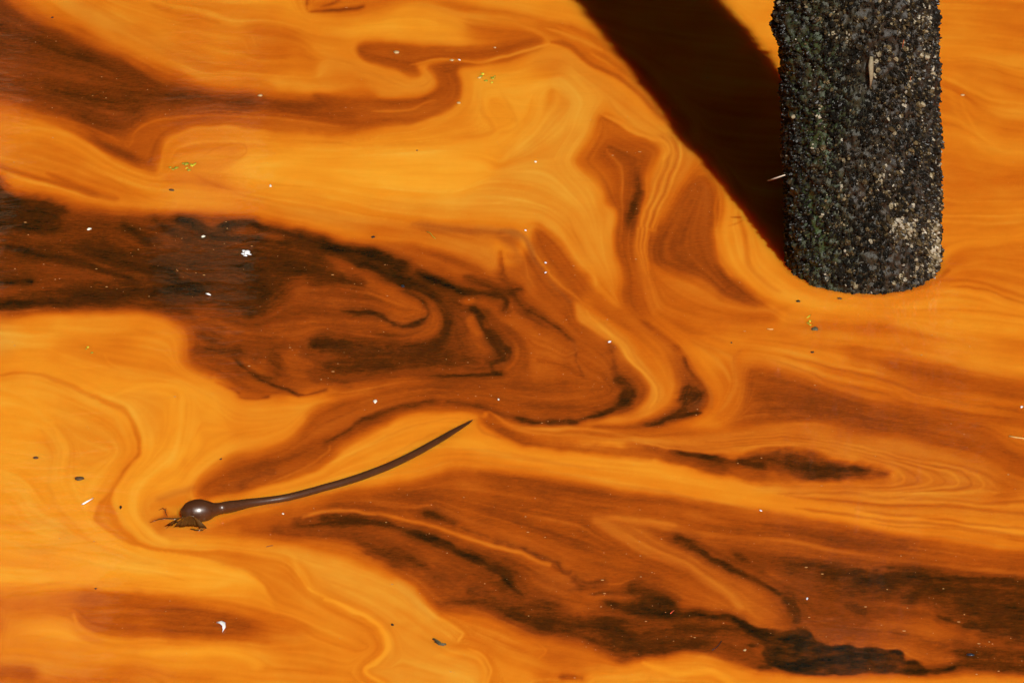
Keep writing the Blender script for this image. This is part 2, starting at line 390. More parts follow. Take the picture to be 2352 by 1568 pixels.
# right of the shade, behind the pile
P(.80, 30, T(3, 420,-200, 900,-200, 900,500, 740,380, 600,150))
P(.70, 40, T(3, 1800,-300, 3000,-300, 3000,1700, 1800,1700))
S(.76, 120, 50, T(3, 1780,330, 2000,340, 2400,400), a=.8)
S(.62, 90, 40, T(3, 1950,420, 2150,470, 2300,560, 2500,600), a=.7)
S(.78, 22, 9, T(3, 1830,480, 1950,530, 2050,570, 2180,635, 2400,680), m=.1, a=.95)
S(.63, 30, 12, T(3, 1850,520, 2000,600, 2060,680, 2200,760, 2450,800), a=.7)
S(.78, 18, 10, T(3, 1960,620, 1990,740, 2060,850, 2200,930, 2400,960), a=.7)
S(.74, 30, 14, T(3, 1880,560, 1920,700, 1990,850, 2100,960, 2300,1050), a=.7)
P(.60, 50, T(3, 1840,980, 1950,1080, 2080,1150, 2400,1120, 2400,1230, 2100,1250, 1880,1300, 1840,1200), a=.8)
S(.64, 40, 24, T(3, 2000,120, 2200,160, 2500,230), a=.5)
S(.64, 60, 30, T(3, 1900,1400, 2200,1420, 2450,1400), a=.6)
P(.78, 24, J(T(3, 1850,1560, 2000,1530, 2200,1500, 2450,1470, 2900,1400), T(6, 2900,120, 2450,150, 2200,175, 2000,200, 1900,235, 1850,320)))
P(.62, 26, T(6, 1860,330, 1920,250, 2000,210, 2200,190, 2450,170, 2900,150, 2900,350, 2450,340, 2200,300, 2050,270, 1950,320, 1870,400))
S(.70, 40, 14, T(6, 1900,330, 2050,300, 2250,330, 2500,400), m=.1, a=.8)
S(.54, 22, 10, T(6, 1780,400, 1950,395, 2100,420, 2250,470, 2500,540), a=.9)
S(.50, 14, 7, T(6, 1900,440, 2100,465, 2250,510, 2500,580), a=.8)
S(.78, 26, 9, T(6, 1700,470, 1900,470, 2060,495, 2200,550, 2400,600), a=.9)
S(.60, 26, 12, T(6, 2000,370, 2200,390, 2500,460), a=.6)
# broad streams, lower right of the pile
P(.79, 40, T(6, 950,540, 1200,540, 1500,520, 1900,540, 2200,570, 2900,640, 2900,860, 2352,790, 1900,710, 1500,650, 1100,640, 900,620))
S(.66, 12, 6, T(6, 1300,570, 1600,590, 2000,590, 2450,640), a=.8)
S(.70, 10, 6, T(6, 1500,630, 1900,640, 2450,690), a=.8)
P(.54, 34, T(6, 300,685, 700,685, 1000,675, 1200,690, 1500,690, 1800,745, 2100,790, 2900,860, 2900,960, 2352,850, 1900,810, 1500,765, 1100,745, 700,735, 350,710))
S(.66, 12, 7, T(6, 1150,770, 1350,765, 1500,785, 1620,810, 1800,820), a=.8)
P(.66, 30, T(6, 250,730, 500,720, 1000,760, 1500,800, 2000,860, 1700,950, 1200,900, 700,850, 400,820))
P(.76, 44, T(6, 1500,830, 1800,850, 2100,900, 2352,930, 2900,1020, 2900,1080, 2352,1000, 1950,950, 1600,900))
P(.45, 44, T(6, 1250,850, 1600,910, 1950,960, 2352,1020, 2900,1100, 2900,1280, 2352,1160, 2000,1100, 1600,1000, 1250,930), a=.95)
P(.62, 30, T(6, 500,840, 900,880, 1300,980, 1700,1070, 2100,1180, 2900,1330, 2900,1480, 2352,1330, 1800,1220, 1300,1110, 900,960, 500,890), a=.9)
for v, w, pts in ((.72, 16, (500,850, 760,880, 900,920, 1100,985, 1350,1050, 1600,1110, 1900,1170, 2200,1240, 2500,1310)),
                  (.74, 12, (700,880, 1000,965, 1300,1050, 1500,1090, 1700,1150)),
                  (.70, 12, (560,820, 900,860, 1200,940, 1500,1010, 1900,1090, 2300,1170)),
                  (.52, 12, (760,905, 1000,985, 1250,1070, 1500,1125)),
                  (.54, 14, (850,880, 1150,950, 1500,1050, 1900,1140, 2400,1240)),
                  (.66, 20, (900,1010, 1300,1120, 1600,1190, 1900,1250, 2200,1330)),
                  (.55, 12, (1500,1130, 1900,1210, 2300,1290))):
    S(v, w, 7, T(6, *pts), m=.3, a=.85)
P(.40, 40, T(6, 560,930, 800,950, 1100,1040, 1400,1160, 1700,1240, 2000,1310, 2352,1380, 2900,1480, 2900,1700, 2352,1570, 2100,1500, 1800,1440, 1500,1380, 1250,1330, 1000,1310, 800,1310, 620,1360, 480,1340, 500,1200, 540,1060))
P(.33, 60, T(6, 700,1130, 900,1100, 1100,1200, 1150,1280, 900,1290, 720,1290), a=.7)
P(.46, 50, T(6, 1600,1270, 2300,1420, 2300,1520, 1700,1390), a=.7)
P(.56, 50, T(6, 450,900, 560,950, 560,1200, 480,1330, 400,1300, 400,1000), a=.9)
# ochre folds left of the dark lobe
for v, pts in ((.66, (230,690, 260,780, 380,860, 460,960, 500,1060)), (.62, (270,760, 400,830, 520,900, 545,1040, 530,1090, 470,1160, 400,1250)), (.60, (560,830, 520,930, 540,1080)), (.60, (200,690, 300,720, 450,780))):
    S(v, 26, 12, T(6, *pts), m=.35, a=.7)
# ---- the large brown basin in the middle ----
P(.425, 26, J(T(1, -600,900, -100,1100, 60,1180, 200,1240, 400,1268, 700,1315, 1000,1342, 1300,1362, 1600,1380, 1800,1410, 2000,1455, 2200,1510),
    T(5, -20,85, 150,130, 350,160, 600,178, 800,212, 1000,262, 1060,320, 1250,260, 1330,60, 1420,90, 1550,210, 1650,340, 1730,450, 1870,570, 2000,660, 2150,750, 2260,860, 2340,960),
    T(6, 320,1080, 350,1160, 300,1230, 160,1290, 0,1330),
    T(5, 2100,1370, 1600,1370, 1300,1350, 1100,1310, 1000,1250, 850,1225, 600,1225, 400,1300, 200,1400, 60,1500),
    T(7, 2340,15, 2200,100, 2050,195, 1850,272, 1650,335, 1400,395, 1250,400, 1215,330, 1260,240, 1370,140, 1550,90),
    T(4, 1650,1440, 1800,1380, 1880,1290, 1920,1210, 2000,1150, 2100,1110, 2000,1095, 1850,1135, 1700,1160, 1570,1175, 1480,1110, 1380,1030, 1250,985, 1130,940, 1040,890, 1150,850, 1190,800, 1140,730, 1060,660, 950,620, 800,605, 600,612, 450,632, 250,650, 100,665, 0,690, -600,720)))
P(.58, 30, J(T(4, 2000,1100, 2150,1060, 2352,1035), T(5, 200,1020, 400,990, 560,995, 640,1005, 500,1040, 250,1070, 60,1130), T(4, 2150,1150, 2000,1190, 1930,1250)), a=.95)
P(.70, 26, T(4, 1560,1190, 1700,1170, 1870,1140, 2050,1100, 2352,1045, 2352,1090, 2150,1130, 2000,1180, 1930,1230, 1870,1300, 1700,1350, 1500,1300))
S(.45, 60, 26, T(5, 0,1120, 200,1090, 450,1060, 700,1050), a=.6)
# left half almost clear water: dark
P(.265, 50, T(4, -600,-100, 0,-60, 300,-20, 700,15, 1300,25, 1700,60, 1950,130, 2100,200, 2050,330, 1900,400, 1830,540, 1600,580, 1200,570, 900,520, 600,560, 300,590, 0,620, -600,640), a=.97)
P(.31, 30, T(4, 420,80, 600,60, 800,90, 950,150, 1150,190, 900,200, 650,170, 450,150), a=.9)
P(.30, 30, T(4, -300,130, 100,90, 330,90, 400,180, 250,190, 100,160), a=.8)  # pale mirrored light painted into the bloom value
P(.31, 30, T(4, -300,280, 200,260, 400,300, 600,360, 700,420, 500,470, 200,520, -300,540), a=.9)  # lower part of the same painted reflection
P(.29, 26, T(4, 500,230, 700,290, 950,370, 1050,430, 800,420, 600,330), a=.8)
P(.34, 40, T(4, -100,600, 400,590, 800,545, 1200,590, 1500,620, 1500,680, 1300,680, 1100,640, 900,605, 500,612, 0,660), a=.7)
P(.12, 30, T(1, -600,1050, -50,1110, 60,1200, 220,1260, 380,1290, 400,1370, 200,1400, -600,1380), r=.5, a=.9)
P(.19, 30, T(4, 1250,150, 1700,170, 1950,230, 2050,320, 1900,340, 1830,540, 1500,570, 1300,520, 1200,380), r=.5, a=.5)
D = .10
for v, w, b, pts in ((.09, 26, 9, (40,170, 150,205, 250,235, 400,270, 520,300, 620,325, 760,370, 860,405)),
        (.13, 60, 24, (-300,20, 100,20, 330,35)), (.05, 26, 8, (-60,410, 90,410, 200,414)),
        (.08, 44, 12, (-300,620, 0,580, 150,555, 400,530, 620,490, 850,465, 1100,455, 1280,470)),
        (.12, 70, 26, (480,190, 700,240, 900,285, 1050,330, 1150,400, 1250,440)),
        (.12, 30, 12, (760,40, 850,95, 960,148)), (.13, 26, 12, (960,20, 1100,90, 1250,150)),
        (.10, 34, 14, (1120,20, 1220,50, 1320,95, 1420,60)),
        (.05, 26, 7, (1380,45, 1480,30, 1580,25, 1680,55, 1800,80, 1900,110)),
        (.05, 50, 10, (1880,120, 1960,145, 2030,155)), (.06, 26, 7, (1980,140, 2100,190, 2200,210, 2352,240)),
        (.13, 26, 14, (1300,120, 1500,130, 1700,120, 1800,150)),
        (.05, 80, 26, (1080,350, 1120,400, 1200,430)), (.06, 30, 10, (950,468, 1110,466)),
        (.12, 130, 40, (1570,340, 1620,470, 1600,530)), (.14, 34, 16, (1700,300, 1850,315, 2050,325)),
        (.14, 34, 16, (1850,340, 2000,340)), (.14, 60, 24, (450,520, 800,500, 1100,500)),
        (.20, 30, 14, (1700,60, 1850,130, 2050,200)),
        (.24, 30, 14, (550,560, 900,555, 1150,590, 1300,660, 1400,700))):
    S(v, w, b, T(4, *pts), r=.9, a=.9)
P(.45, 20, T(4, 1290,30, 1370,40, 1400,75, 1320,70), r=.4, a=.7)
P(.42, 20, T(4, 1650,85, 1750,90, 1800,125, 1700,120), r=.4, a=.7)
P(.36, 50, T(4, 1900,380, 2200,420, 2400,560, 2300,700, 1900,720, 1600,680, 1750,580))
S(.44, 60, 26, T(4, 1250,600, 1350,680, 1500,720, 1560,745), r=.5, a=.7)
# crackled margin, lower left of the basin
for v, w, b, pts in ((.20, 60, 26, (1270,740, 1350,790, 1450,850, 1500,900)), (.22, 40, 20, (1150,860, 1300,850, 1500,830)),
        (.14, 13, 5, (1470,900, 1540,950, 1600,990, 1700,1010)), (.12, 14, 5, (1580,980, 1650,1020, 1720,1055, 1800,1090, 1870,1130)),
        (.13, 13, 5, (1830,1100, 1900,1125, 1960,1110, 2050,1090)), (.16, 11, 5, (1500,1140, 1600,1150, 1690,1135)),
        (.22, 12, 6, (1380,1040, 1470,1080, 1520,1120)), (.22, 70, 36, (1500,850, 1700,880, 1750,980)),
        (.34, 40, 20, (900,860, 1050,870, 1180,900)), (.30, 26, 14, (1050,900, 1200,940, 1330,1000)),
        (.27, 60, 30, (1650,840, 1850,800, 2100,790, 2352,830)), (.2, 26, 12, (2150,790, 2250,830, 2352,840)),
        (.26, 40, 22, (1900,850, 2100,930, 2352,930)), (.27, 36, 20, (2150,600, 2250,600, 2352,625)),
        (.27, 60, 30, (1950,980, 2150,1030, 2352,1000))):
    S(v, w, b, T(4, *pts), r=1.0, a=.85)
# spiral
S(.30, 120, 50, T(5, 200,250, 400,330, 600,400, 730,520, 780,650, 740,760, 600,840, 300,850, 0,830), a=.8)
for v, w, b, pts in ((.04, 30, 8, (-30,175, 60,190, 150,205, 240,228, 300,245)), (.05, 40, 10, (260,235, 350,268, 420,300, 490,320)),
        (.10, 26, 9, (80,200, 200,275, 330,330, 420,390, 520,440)), (.12, 40, 14, (400,330, 500,400, 600,440, 680,490)),
        (.05, 16, 6, (570,345, 620,370, 660,385)), (.04, 18, 6, (665,385, 740,410, 820,440, 880,470, 935,485)),
        (.05, 22, 8, (600,360, 750,410, 870,455, 940,480)),
        (.12, 22, 9, (940,480, 1010,480, 1090,490, 1140,530, 1120,575)), (.22, 44, 18, (900,380, 1000,410, 1080,460, 1150,500)),
        (.18, 20, 9, (480,460, 560,485, 615,550, 625,610, 580,660, 520,680)), (.12, 20, 8, (100,590, 190,602, 270,610, 340,640, 390,670, 460,690, 530,680, 600,640)),
        (.24, 12, 6, (300,740, 450,750, 560,730, 640,680)),
        (.13, 56, 18, (690,500, 745,580, 775,660, 750,760, 660,820, 560,840)), (.13, 60, 20, (-80,800, 100,825, 260,845, 420,840, 600,830)),
        (.14, 40, 14, (640,830, 720,770, 770,700)), (.22, 90, 30, (0,920, 300,930, 600,900, 850,890, 1000,920)),
        (.24, 60, 24, (850,600, 870,700, 850,800, 870,880)), (.25, 60, 24, (760,540, 900,560, 1000,620)),
        (.20, 50, 22, (-50,320, 40,330)), (.22, 60, 26, (-100,400, 100,380, 220,420)),
        (.12, 13, 6, (660,1000, 850,1000, 1000,985, 1080,975, 1120,965)), (.14, 16, 7, (990,880, 1040,920, 1060,960, 1120,975)),
        (.07, 34, 9, (925,565, 960,580, 990,625)), (.10, 13, 5, (990,640, 1000,690, 1050,715)), (.05, 60, 13, (1050,740, 1075,780, 1095,830)),
        (.07, 20, 7, (1100,790, 1145,820, 1155,870, 1090,870)), (.2, 50, 20, (1000,700, 1080,800, 1060,880))):
    S(v, w, b, T(5, *pts), r=1.0, a=.92)
S(.52, 60, 18, T(5, 860,515, 930,515), r=.5, a=.9); P(.42, 14, T(5, 960,540, 980,505, 1020,520, 1030,560, 990,575), r=.3)
S(.47, 60, 20, T(5, 930,620, 950,680, 970,730), r=.7, a=.8); S(.40, 90, 40, T(5, 930,800, 980,870), a=.6)
P(.40, 16, T(5, 640,500, 720,600, 700,720, 600,780, 420,790, 560,740, 640,660, 660,590), a=.8)
# ochre and grey green films, upper part of the basin
P(.66, 20, T(5, -400,-40, 0,30, 200,90, 350,130, 500,150, 700,175, 900,220, 1050,290, 1075,230, 1060,170, 1100,110, 900,80, 600,40, 300,10, 0,-30), m=.35)
P(.58, 24, T(5, 250,70, 500,100, 500,125, 300,100), a=.7)
P(.62, 26, T(5, 700,160, 900,190, 1050,240, 1090,330, 1060,360, 1000,300, 850,230), m=.5, a=.8)
S(.55, 60, 24, T(5, 560,40, 850,75, 1100,100, 1200,140), m=.9, a=.85)
S(.50, 34, 14, T(5, 1100,85, 1230,120, 1290,180, 1330,230), m=1.3, a=.85)
S(.47, 50, 20, T(5, 1080,110, 1180,190, 1220,260), m=.8, a=.6)
S(.40, 26, 12, T(5, 1290,220, 1380,320, 1460,430, 1540,540), m=.9, a=.7)
S(.68, 14, 6, T(5, 760,90, 950,115, 1150,120), m=.5, a=.6)
P(.56, 22, T(5, 780,340, 950,335, 1050,350, 1080,400, 1150,470, 1080,440, 980,380, 800,360), m=.3, a=.9)
S(.48, 50, 24, T(5, 1150,240, 1250,290, 1290,380, 1330,470), m=.3, a=.7)
S(.56, 14, 6, T(5, 1140,240, 1180,280, 1200,260, 1260,270, 1290,380, 1350,480), m=.35, a=.7)
P(.46, 30, T(5, 1350,180, 1450,240, 1560,370, 1650,500, 1560,470, 1450,380), a=.9)
S(.57, 16, 7, T(5, 1330,210, 1400,300, 1470,390, 1550,470, 1620,550), m=.25, a=.9)
P(.44, 40, T(5, 1200,430, 1400,460, 1500,560, 1450,620, 1250,560), a=.8)
for v, w, b, pts in ((.33, 22, 14, (1105,220, 1110,330, 1120,390, 1170,470)), (.22, 22, 11, (1150,470, 1190,500, 1220,550, 1280,590)), (.20, 14, 6, (1180,470, 1240,465)),
        (.19, 14, 6, (1250,580, 1350,620, 1430,665, 1490,710, 1530,755)), (.24, 14, 7, (1530,750, 1580,800, 1600,870)), (.28, 10, 6, (1600,900, 1650,1000)),
        (.28, 34, 16, (1150,680, 1220,760, 1270,860, 1290,950)), (.30, 24, 12, (1140,590, 1260,620, 1400,680))):
    S(v, w, b, T(5, *pts), r=.8, a=.85)
P(.50, 60, T(5, 1320,760, 1450,800, 1530,900, 1480,1000, 1350,1020, 1280,900), m=.15, a=.85)
P(.45, 50, T(5, 1130,640, 1300,680, 1350,800, 1280,860, 1200,750), a=.7)
S(.50, 24, 10, T(5, 1560,790, 1600,840, 1570,860), m=.5, r=.6, a=.6)
P(.34, 40, T(5, 1250,1080, 1500,1090, 1600,1130, 1400,1150, 1250,1120), a=.7)
# ochre delta right of the basin
P(.75, 22, T(5, 1330,-40, 1700,-60, 1850,-40, 1840,120, 1860,280, 1890,400, 1890,560, 1830,560, 1740,440, 1650,330, 1560,200, 1450,100, 1380,40), m=.35)
P(.62, 40, T(5, 1720,350, 1850,380, 1900,500, 1880,560, 1780,500), a=.6)
S(.67, 12, 6, T(5, 1500,0, 1600,150, 1700,300), a=.7); S(.80, 14, 7, T(5, 1430,20, 1560,170, 1680,330, 1720,420), m=.35, a=.7)
P(.46, 36, T(5, 1860,60, 1960,80, 1990,300, 2060,440, 2080,600, 1980,640, 1900,560, 1900,400, 1870,250), a=.95)
P(.58, 40, T(5, 2080,460, 2250,380, 2450,460, 2450,600, 2300,600, 2150,600), m=.15)
P(.54, 40, T(5, 1950,620, 2100,600, 2352,640, 2352,800, 2250,760, 2100,680), a=.9)
# limb of bright water round the basin
P(.60, 26, T(5, 1700,480, 1850,600, 2000,690, 2150,800, 2230,920, 2230,1080, 2180,1200, 2060,1270, 1900,1310, 1600,1340, 1640,1290, 1900,1240, 2040,1160, 2060,1050, 1980,920, 1860,800, 1700,680, 1600,570))
P(.50, 24, T(5, 1650,420, 1750,520, 1900,620, 2080,720, 2230,850, 2280,960, 2200,930, 2080,790, 1900,690, 1720,570), a=.9)
P(.66, 12, T(5, 1570,540, 1640,590, 1720,620, 1850,710, 1960,820, 2040,920, 2100,1030, 2135,1110, 2110,1180, 2040,1240, 1900,1285, 1750,1305, 1600,1312, 1750,1275, 1900,1235, 2020,1170, 2060,1100, 2040,1030, 1980,950, 1880,850, 1790,780, 1690,710, 1600,640), m=.3)
S(.76, 16, 6, T(5, 1680,620, 1800,740, 1900,860, 2000,960, 2070,1050, 2090,1130, 2050,1190), m=.3, a=.8)
S(.56, 10, 5, T(5, 1730,640, 1900,800, 2040,970, 2100,1080, 2090,1160), a=.6)
S(.74, 13, 5, T(5, 1640,590, 1760,700, 1850,770), m=.3, a=.7)
for v, w, b, pts in ((.26, 26, 14, (1790,800, 1830,880, 1850,980, 1870,1040)), (.13, 60, 18, (1870,1020, 1920,1090, 1900,1150)), (.13, 26, 8, (1910,1140, 1840,1190, 1750,1230, 1650,1265, 1560,1295)),
        (.12, 24, 8, (1600,1285, 1450,1295, 1300,1295, 1200,1275)), (.24, 16, 7, (1200,1280, 1120,1255, 1030,1210, 950,1185)),
        (.30, 10, 5, (950,1185, 850,1168, 750,1160)), (.24, 14, 6, (700,1158, 620,1165, 560,1185)), (.22, 26, 9, (560,1180, 440,1200, 350,1235, 260,1265)),
        (.22, 22, 8, (280,1255, 200,1290, 130,1340, 60,1380, 0,1415))):
    S(v, w, b, T(5, *pts), r=.9, a=.9)
# dark eye and its tail
P(.32, 34, J(T(5, 2220,850, 2330,930), T(6, 250,900, 300,1000, 350,1130, 300,1230, 150,1290, 0,1330), T(5, 2000,1330, 2150,1270, 2230,1180, 2240,1000)), a=.9)
P(.13, 18, T(6, 170,1090, 230,1060, 290,1090, 340,1110, 300,1180, 240,1200, 180,1180, 150,1130), r=1.0)
P(.28, 12, T(6, 250,1150, 290,1150, 320,1170, 260,1210, 220,1220), m=.6, r=.6)
for v, w, b, pts in ((.17, 30, 10, (240,1050, 210,1130, 190,1200, 150,1240)), (.15, 26, 9, (200,1220, 120,1260, 40,1285, -60,1310)), (.28, 14, 7, (210,880, 250,960, 270,1000)), (.35, 24, 14, (-60,640, 0,690, 80,760, 170,830))):
    S(v, w, b, T(6, *pts), r=1.0, a=.9)
S(.10, 22, 8, T(5, 2352,1235, 2220,1255, 2130,1285, 2030,1308), r=.9); S(.30, 12, 6, T(5, 2030,1310, 1850,1325, 1700,1320), r=.4, a=.8)
S(.54, 16, 7, T(6, 230,880, 290,980, 340,1080, 360,1200), m=.5, a=.7)
# ---- belt of streams under the basin ----
P(.50, 24, J(T(5, 1000,1215, 1100,1290, 1250,1330, 1500,1345, 1900,1345), T(6, 0,1325, 200,1310, 400,1330, 600,1330, 900,1310, 1100,1310, 1500,1380, 1900,1470, 2400,1580, 2400,1640, 1400,1500, 600,1470, 100,1470), T(5, 1900,1430, 1400,1400, 1150,1370, 1020,1300)))
P(.60, 14, J(T(6, -100,1400, 300,1385, 550,1355, 800,1320, 1000,1315, 1250,1345, 1500,1385, 1800,1440), T(9, 2100,170, 2350,280, 2450,360, 2352,400, 2000,410, 1500,400, 1100,350, 900,330, 1400,300, 1560,260, 1500,200, 1200,140, 900,90, 600,100, 300,110, -100,60)), m=.4)
for k in range(9):
    f = k / 8.0; ap = 1600 + 680 * f; yy = 250 + 60 * f; tp = 75 - 85 * f; bt = 318 + 75 * f ** 1.2
    v = (.70, .52, .68, .54, .70, .50, .69, .55, .62)[k]
    S(v, 15, 5, T(9, 250 + 150 * f,tp + 18, 600,tp + 8, 900,tp - 2, 1200,tp + 45, 1450 + 60 * f,tp + 92, ap - 120,yy - 65, ap - 20,yy - 15, ap,yy + 25, ap - 60,yy + 50, ap - 260,bt - 2, 1300,bt + 6, 1000,bt - 5, 700 - 100 * f,bt - 25), m=.35, a=.75)
P(.42, 40, T(9, 1150,-60, 1500,10, 1900,90, 2200,180, 2400,300, 2900,400, 2900,-50, 2352,-120, 1500,-200), a=.75)
P(.58, 36, T(9, 2150,-80, 2500,0, 2900,60, 2900,260, 2500,200, 2250,60), a=.8)
P(.52, 26, T(9, 2180,260, 2300,300, 2352,360, 2250,400, 2100,400, 2200,350), a=.8)
# bright wedge by the kelp tip
P(.76, 11, J(T(7, 1000,620, 1300,420, 1500,365, 1800,300, 2000,235, 2200,120, 2350,30), T(5, 60,1530, 200,1440, 350,1355, 450,1295, 600,1250, 800,1238, 880,1240, 970,1262, 1000,1260, 960,1290, 1000,1370, 1150,1430, 1400,1470), T(8, 1600,105, 1900,112, 2200,180, 2500,220, 2352,380, 1800,300, 1300,230, 950,190, 700,220, 300,320, 0,380, -300,440, -600,560)))
P(.83, 26, T(5, 700,1260, 850,1250, 940,1280, 800,1320, 600,1420, 350,1540, 200,1568, 350,1470, 550,1350), a=.8)
P(.84, 22, T(8, 850,20, 1000,30, 1200,90, 1500,150, 1800,175, 2050,170, 2352,230, 2352,290, 1900,220, 1500,185, 1100,110, 850,90), a=.9)
for v, pts in ((.70, (100,1540, 400,1370, 700,1280, 850,1270)), (.82, (0,1568, 300,1430, 600,1310)), (.70, (300,1560, 550,1430, 700,1350))):
    S(v, 12, 5, T(5, *pts), m=.3, a=.7)
for v, pts in ((.70, (700,140, 950,130, 1300,160, 1700,215, 2352,300)), (.72, (800,90, 1200,130, 1600,200, 2000,260, 2352,330)), (.68, (600,230, 800,170, 950,170, 1300,210, 1700,280, 2352,360)), (.73, (-200,400, 100,310, 400,250, 700,200, 900,150))):
    S(v, 14, 7, T(8, *pts), m=.4, a=.7)
S(.62, 20, 8, T(5, 960,1290, 970,1330, 1010,1370, 1080,1400), m=.3, a=.7)
S(.70, 26, 9, T(5, 930,1290, 990,1262, 1010,1240), m=.2, a=.8)
# right hand stream
P(.75, 18, T(9, -300,60, 0,150, 150,195, 400,275, 650,345, 900,395, 1200,460, 1600,500, 2000,545, 2352,580, 2900,640, 2900,860, 2352,715, 1900,660, 1600,620, 1300,590, 1000,540, 800,505, 500,440, 200,385, 0,345, -300,300))
P(.82, 30, T(9, -200,170, 0,190, 200,240, 500,330, 800,420, 1000,470, 700,440, 300,340, 0,290), a=.8)
P(.62, 20, T(9, 700,300, 1100,350, 1500,400, 1900,420, 2300,420, 2900,400, 2900,640, 2352,560, 1900,530, 1500,490, 1200,450, 900,390), m=.2, a=.85)
for k, (v, pts) in enumerate(((.50, (800,370, 1200,370, 1600,385)), (.50, (850,390, 1300,425, 1700,450, 2100,470, 2500,500)), (.70, (900,380, 1300,400, 1700,420, 2500,440)),
        (.68, (1100,440, 1500,470, 1900,500, 2500,530)), (.52, (1300,470, 1700,520, 2000,570, 2500,600)), (.52, (900,470, 1300,520, 1700,560, 2100,620, 2500,650)),
        (.72, (1600,520, 2000,540, 2500,590)), (.54, (1800,440, 2200,470, 2600,480)), (.70, (1500,590, 1900,640, 2300,680, 2600,710)), (.54, (1400,560, 1800,600, 2200,650, 2600,690)),
        (.50, (1600,405, 2000,420, 2400,410)), (.66, (1300,360, 1800,375, 2200,360)))):
    S(v, 14 + 5 * (k % 3), 6, T(9, *pts), m=.25, a=.75)
S(.68, 20, 7, T(9, -300,300, 0,352, 200,392, 500,450, 800,512, 950,530, 1050,560, 1300,592, 1500,635, 1800,660, 2100,690, 2500,740), m=.4, a=.9)
# long brown tail and lens
S(.36, (20, 70, 60, 60, 80, 110), 16, J(T(5, 980,1270, 1080,1350, 1250,1410, 1500,1440, 1800,1475, 2050,1500), T(9, 0,110, 200,150, 420,200)), r=.3, a=.95, taper=False)
P(.34, 22, T(9, -150,60, 0,65, 150,95, 380,125, 560,140, 700,118, 850,105, 1000,115, 1200,155, 1380,180, 1500,215, 1530,250, 1450,280, 1250,295, 1000,300, 800,298, 600,275, 400,240, 200,190, 0,130, -150,110), r=.3)
P(.17, 26, T(9, 560,155, 700,122, 850,108, 1000,122, 1200,165, 1380,190, 1500,220, 1500,250, 1350,270, 1100,275, 900,250, 700,200), r=.5, a=.9)
S(.12, 24, 9, T(9, 120,95, 300,125, 450,150, 600,180, 720,205), r=.9, a=.8)
S(.16, 16, 8, T(9, 560,160, 700,150, 800,130), r=.9, a=.8)
S(.64, 14, 6, T(9, -100,30, 100,80, 380,100, 600,92, 850,70, 1050,72, 1250,120, 1450,165), m=.3, a=.9)
S(.62, 22, 8, J(T(5, 1030,1220, 1080,1270, 1140,1310, 1250,1335, 1380,1342, 1550,1335, 1700,1345, 2000,1390, 2352,1415), T(6, 200,1420, 500,1425)), m=.3, a=.9)
S(.60, 12, 5, J(T(5, 1100,1310, 1200,1350, 1400,1375, 1700,1385, 2000,1410, 2300,1440), T(6, 200,1445, 500,1460)), m=.35, a=.8)
S(.44, 14, 6, T(5, 1180,1320, 1400,1360, 1700,1365, 2000,1370), a=.5)
# ---- brown water along the lower right ----
P(.435, 24, J(T(8, -200,460, 0,400, 200,352, 500,300, 700,245, 850,212, 950,218, 1200,242, 1500,288, 1800,345, 2100,395), T(9, 0,385, 300,440, 600,505, 900,555, 1300,620, 1700,680, 2352,745, 2900,800, 2900,1650, 2352,1545, 1700,1555, 1300,1550, 900,1540, 650,1510, 480,1460, 330,1410, 200,1395),
    T(8, 2100,1400, 1950,1445, 1800,1490, 1600,1450, 1500,1350, 1300,1290, 1150,1200, 950,1150, 800,1150, 700,1120, 650,1060, 600,1000, 560,940, 450,890, 350,830, 250,740, 150,695, 0,680), T(7, 2150,700, 2000,680, 1800,670, 1600,660, 1300,660, 1250,640, 1400,590, 1600,500, 1900,470, 2100,400)))
P(.50, 40, T(7, 1150,600, 1300,560, 1500,500, 1750,440, 2000,410, 2352,380, 2352,460, 2000,470, 1700,570, 1500,650, 1250,680), a=.85)
P(.46, 60, T(8, 700,330, 1000,290, 1400,330, 1500,450, 1300,600, 1000,540, 700,420), a=.8)
P(.34, 40, T(8, 100,400, 400,390, 700,430, 800,520, 500,460, 200,440), a=.7)
S(.33, 50, 26, T(8, 1000,240, 1300,290, 1700,350, 2200,430), a=.5); S(.34, 50, 26, T(9, 0,400, 400,460, 800,540, 1200,610, 1800,700), a=.6)
P(.35, 60, T(9, 500,580, 1000,620, 1600,690, 1900,760, 1500,740, 1000,680, 500,630), a=.6)
P(.56, 34, T(8, -200,700, 0,690, 150,710, 250,760, 330,830, 150,790, -200,760), a=.9)
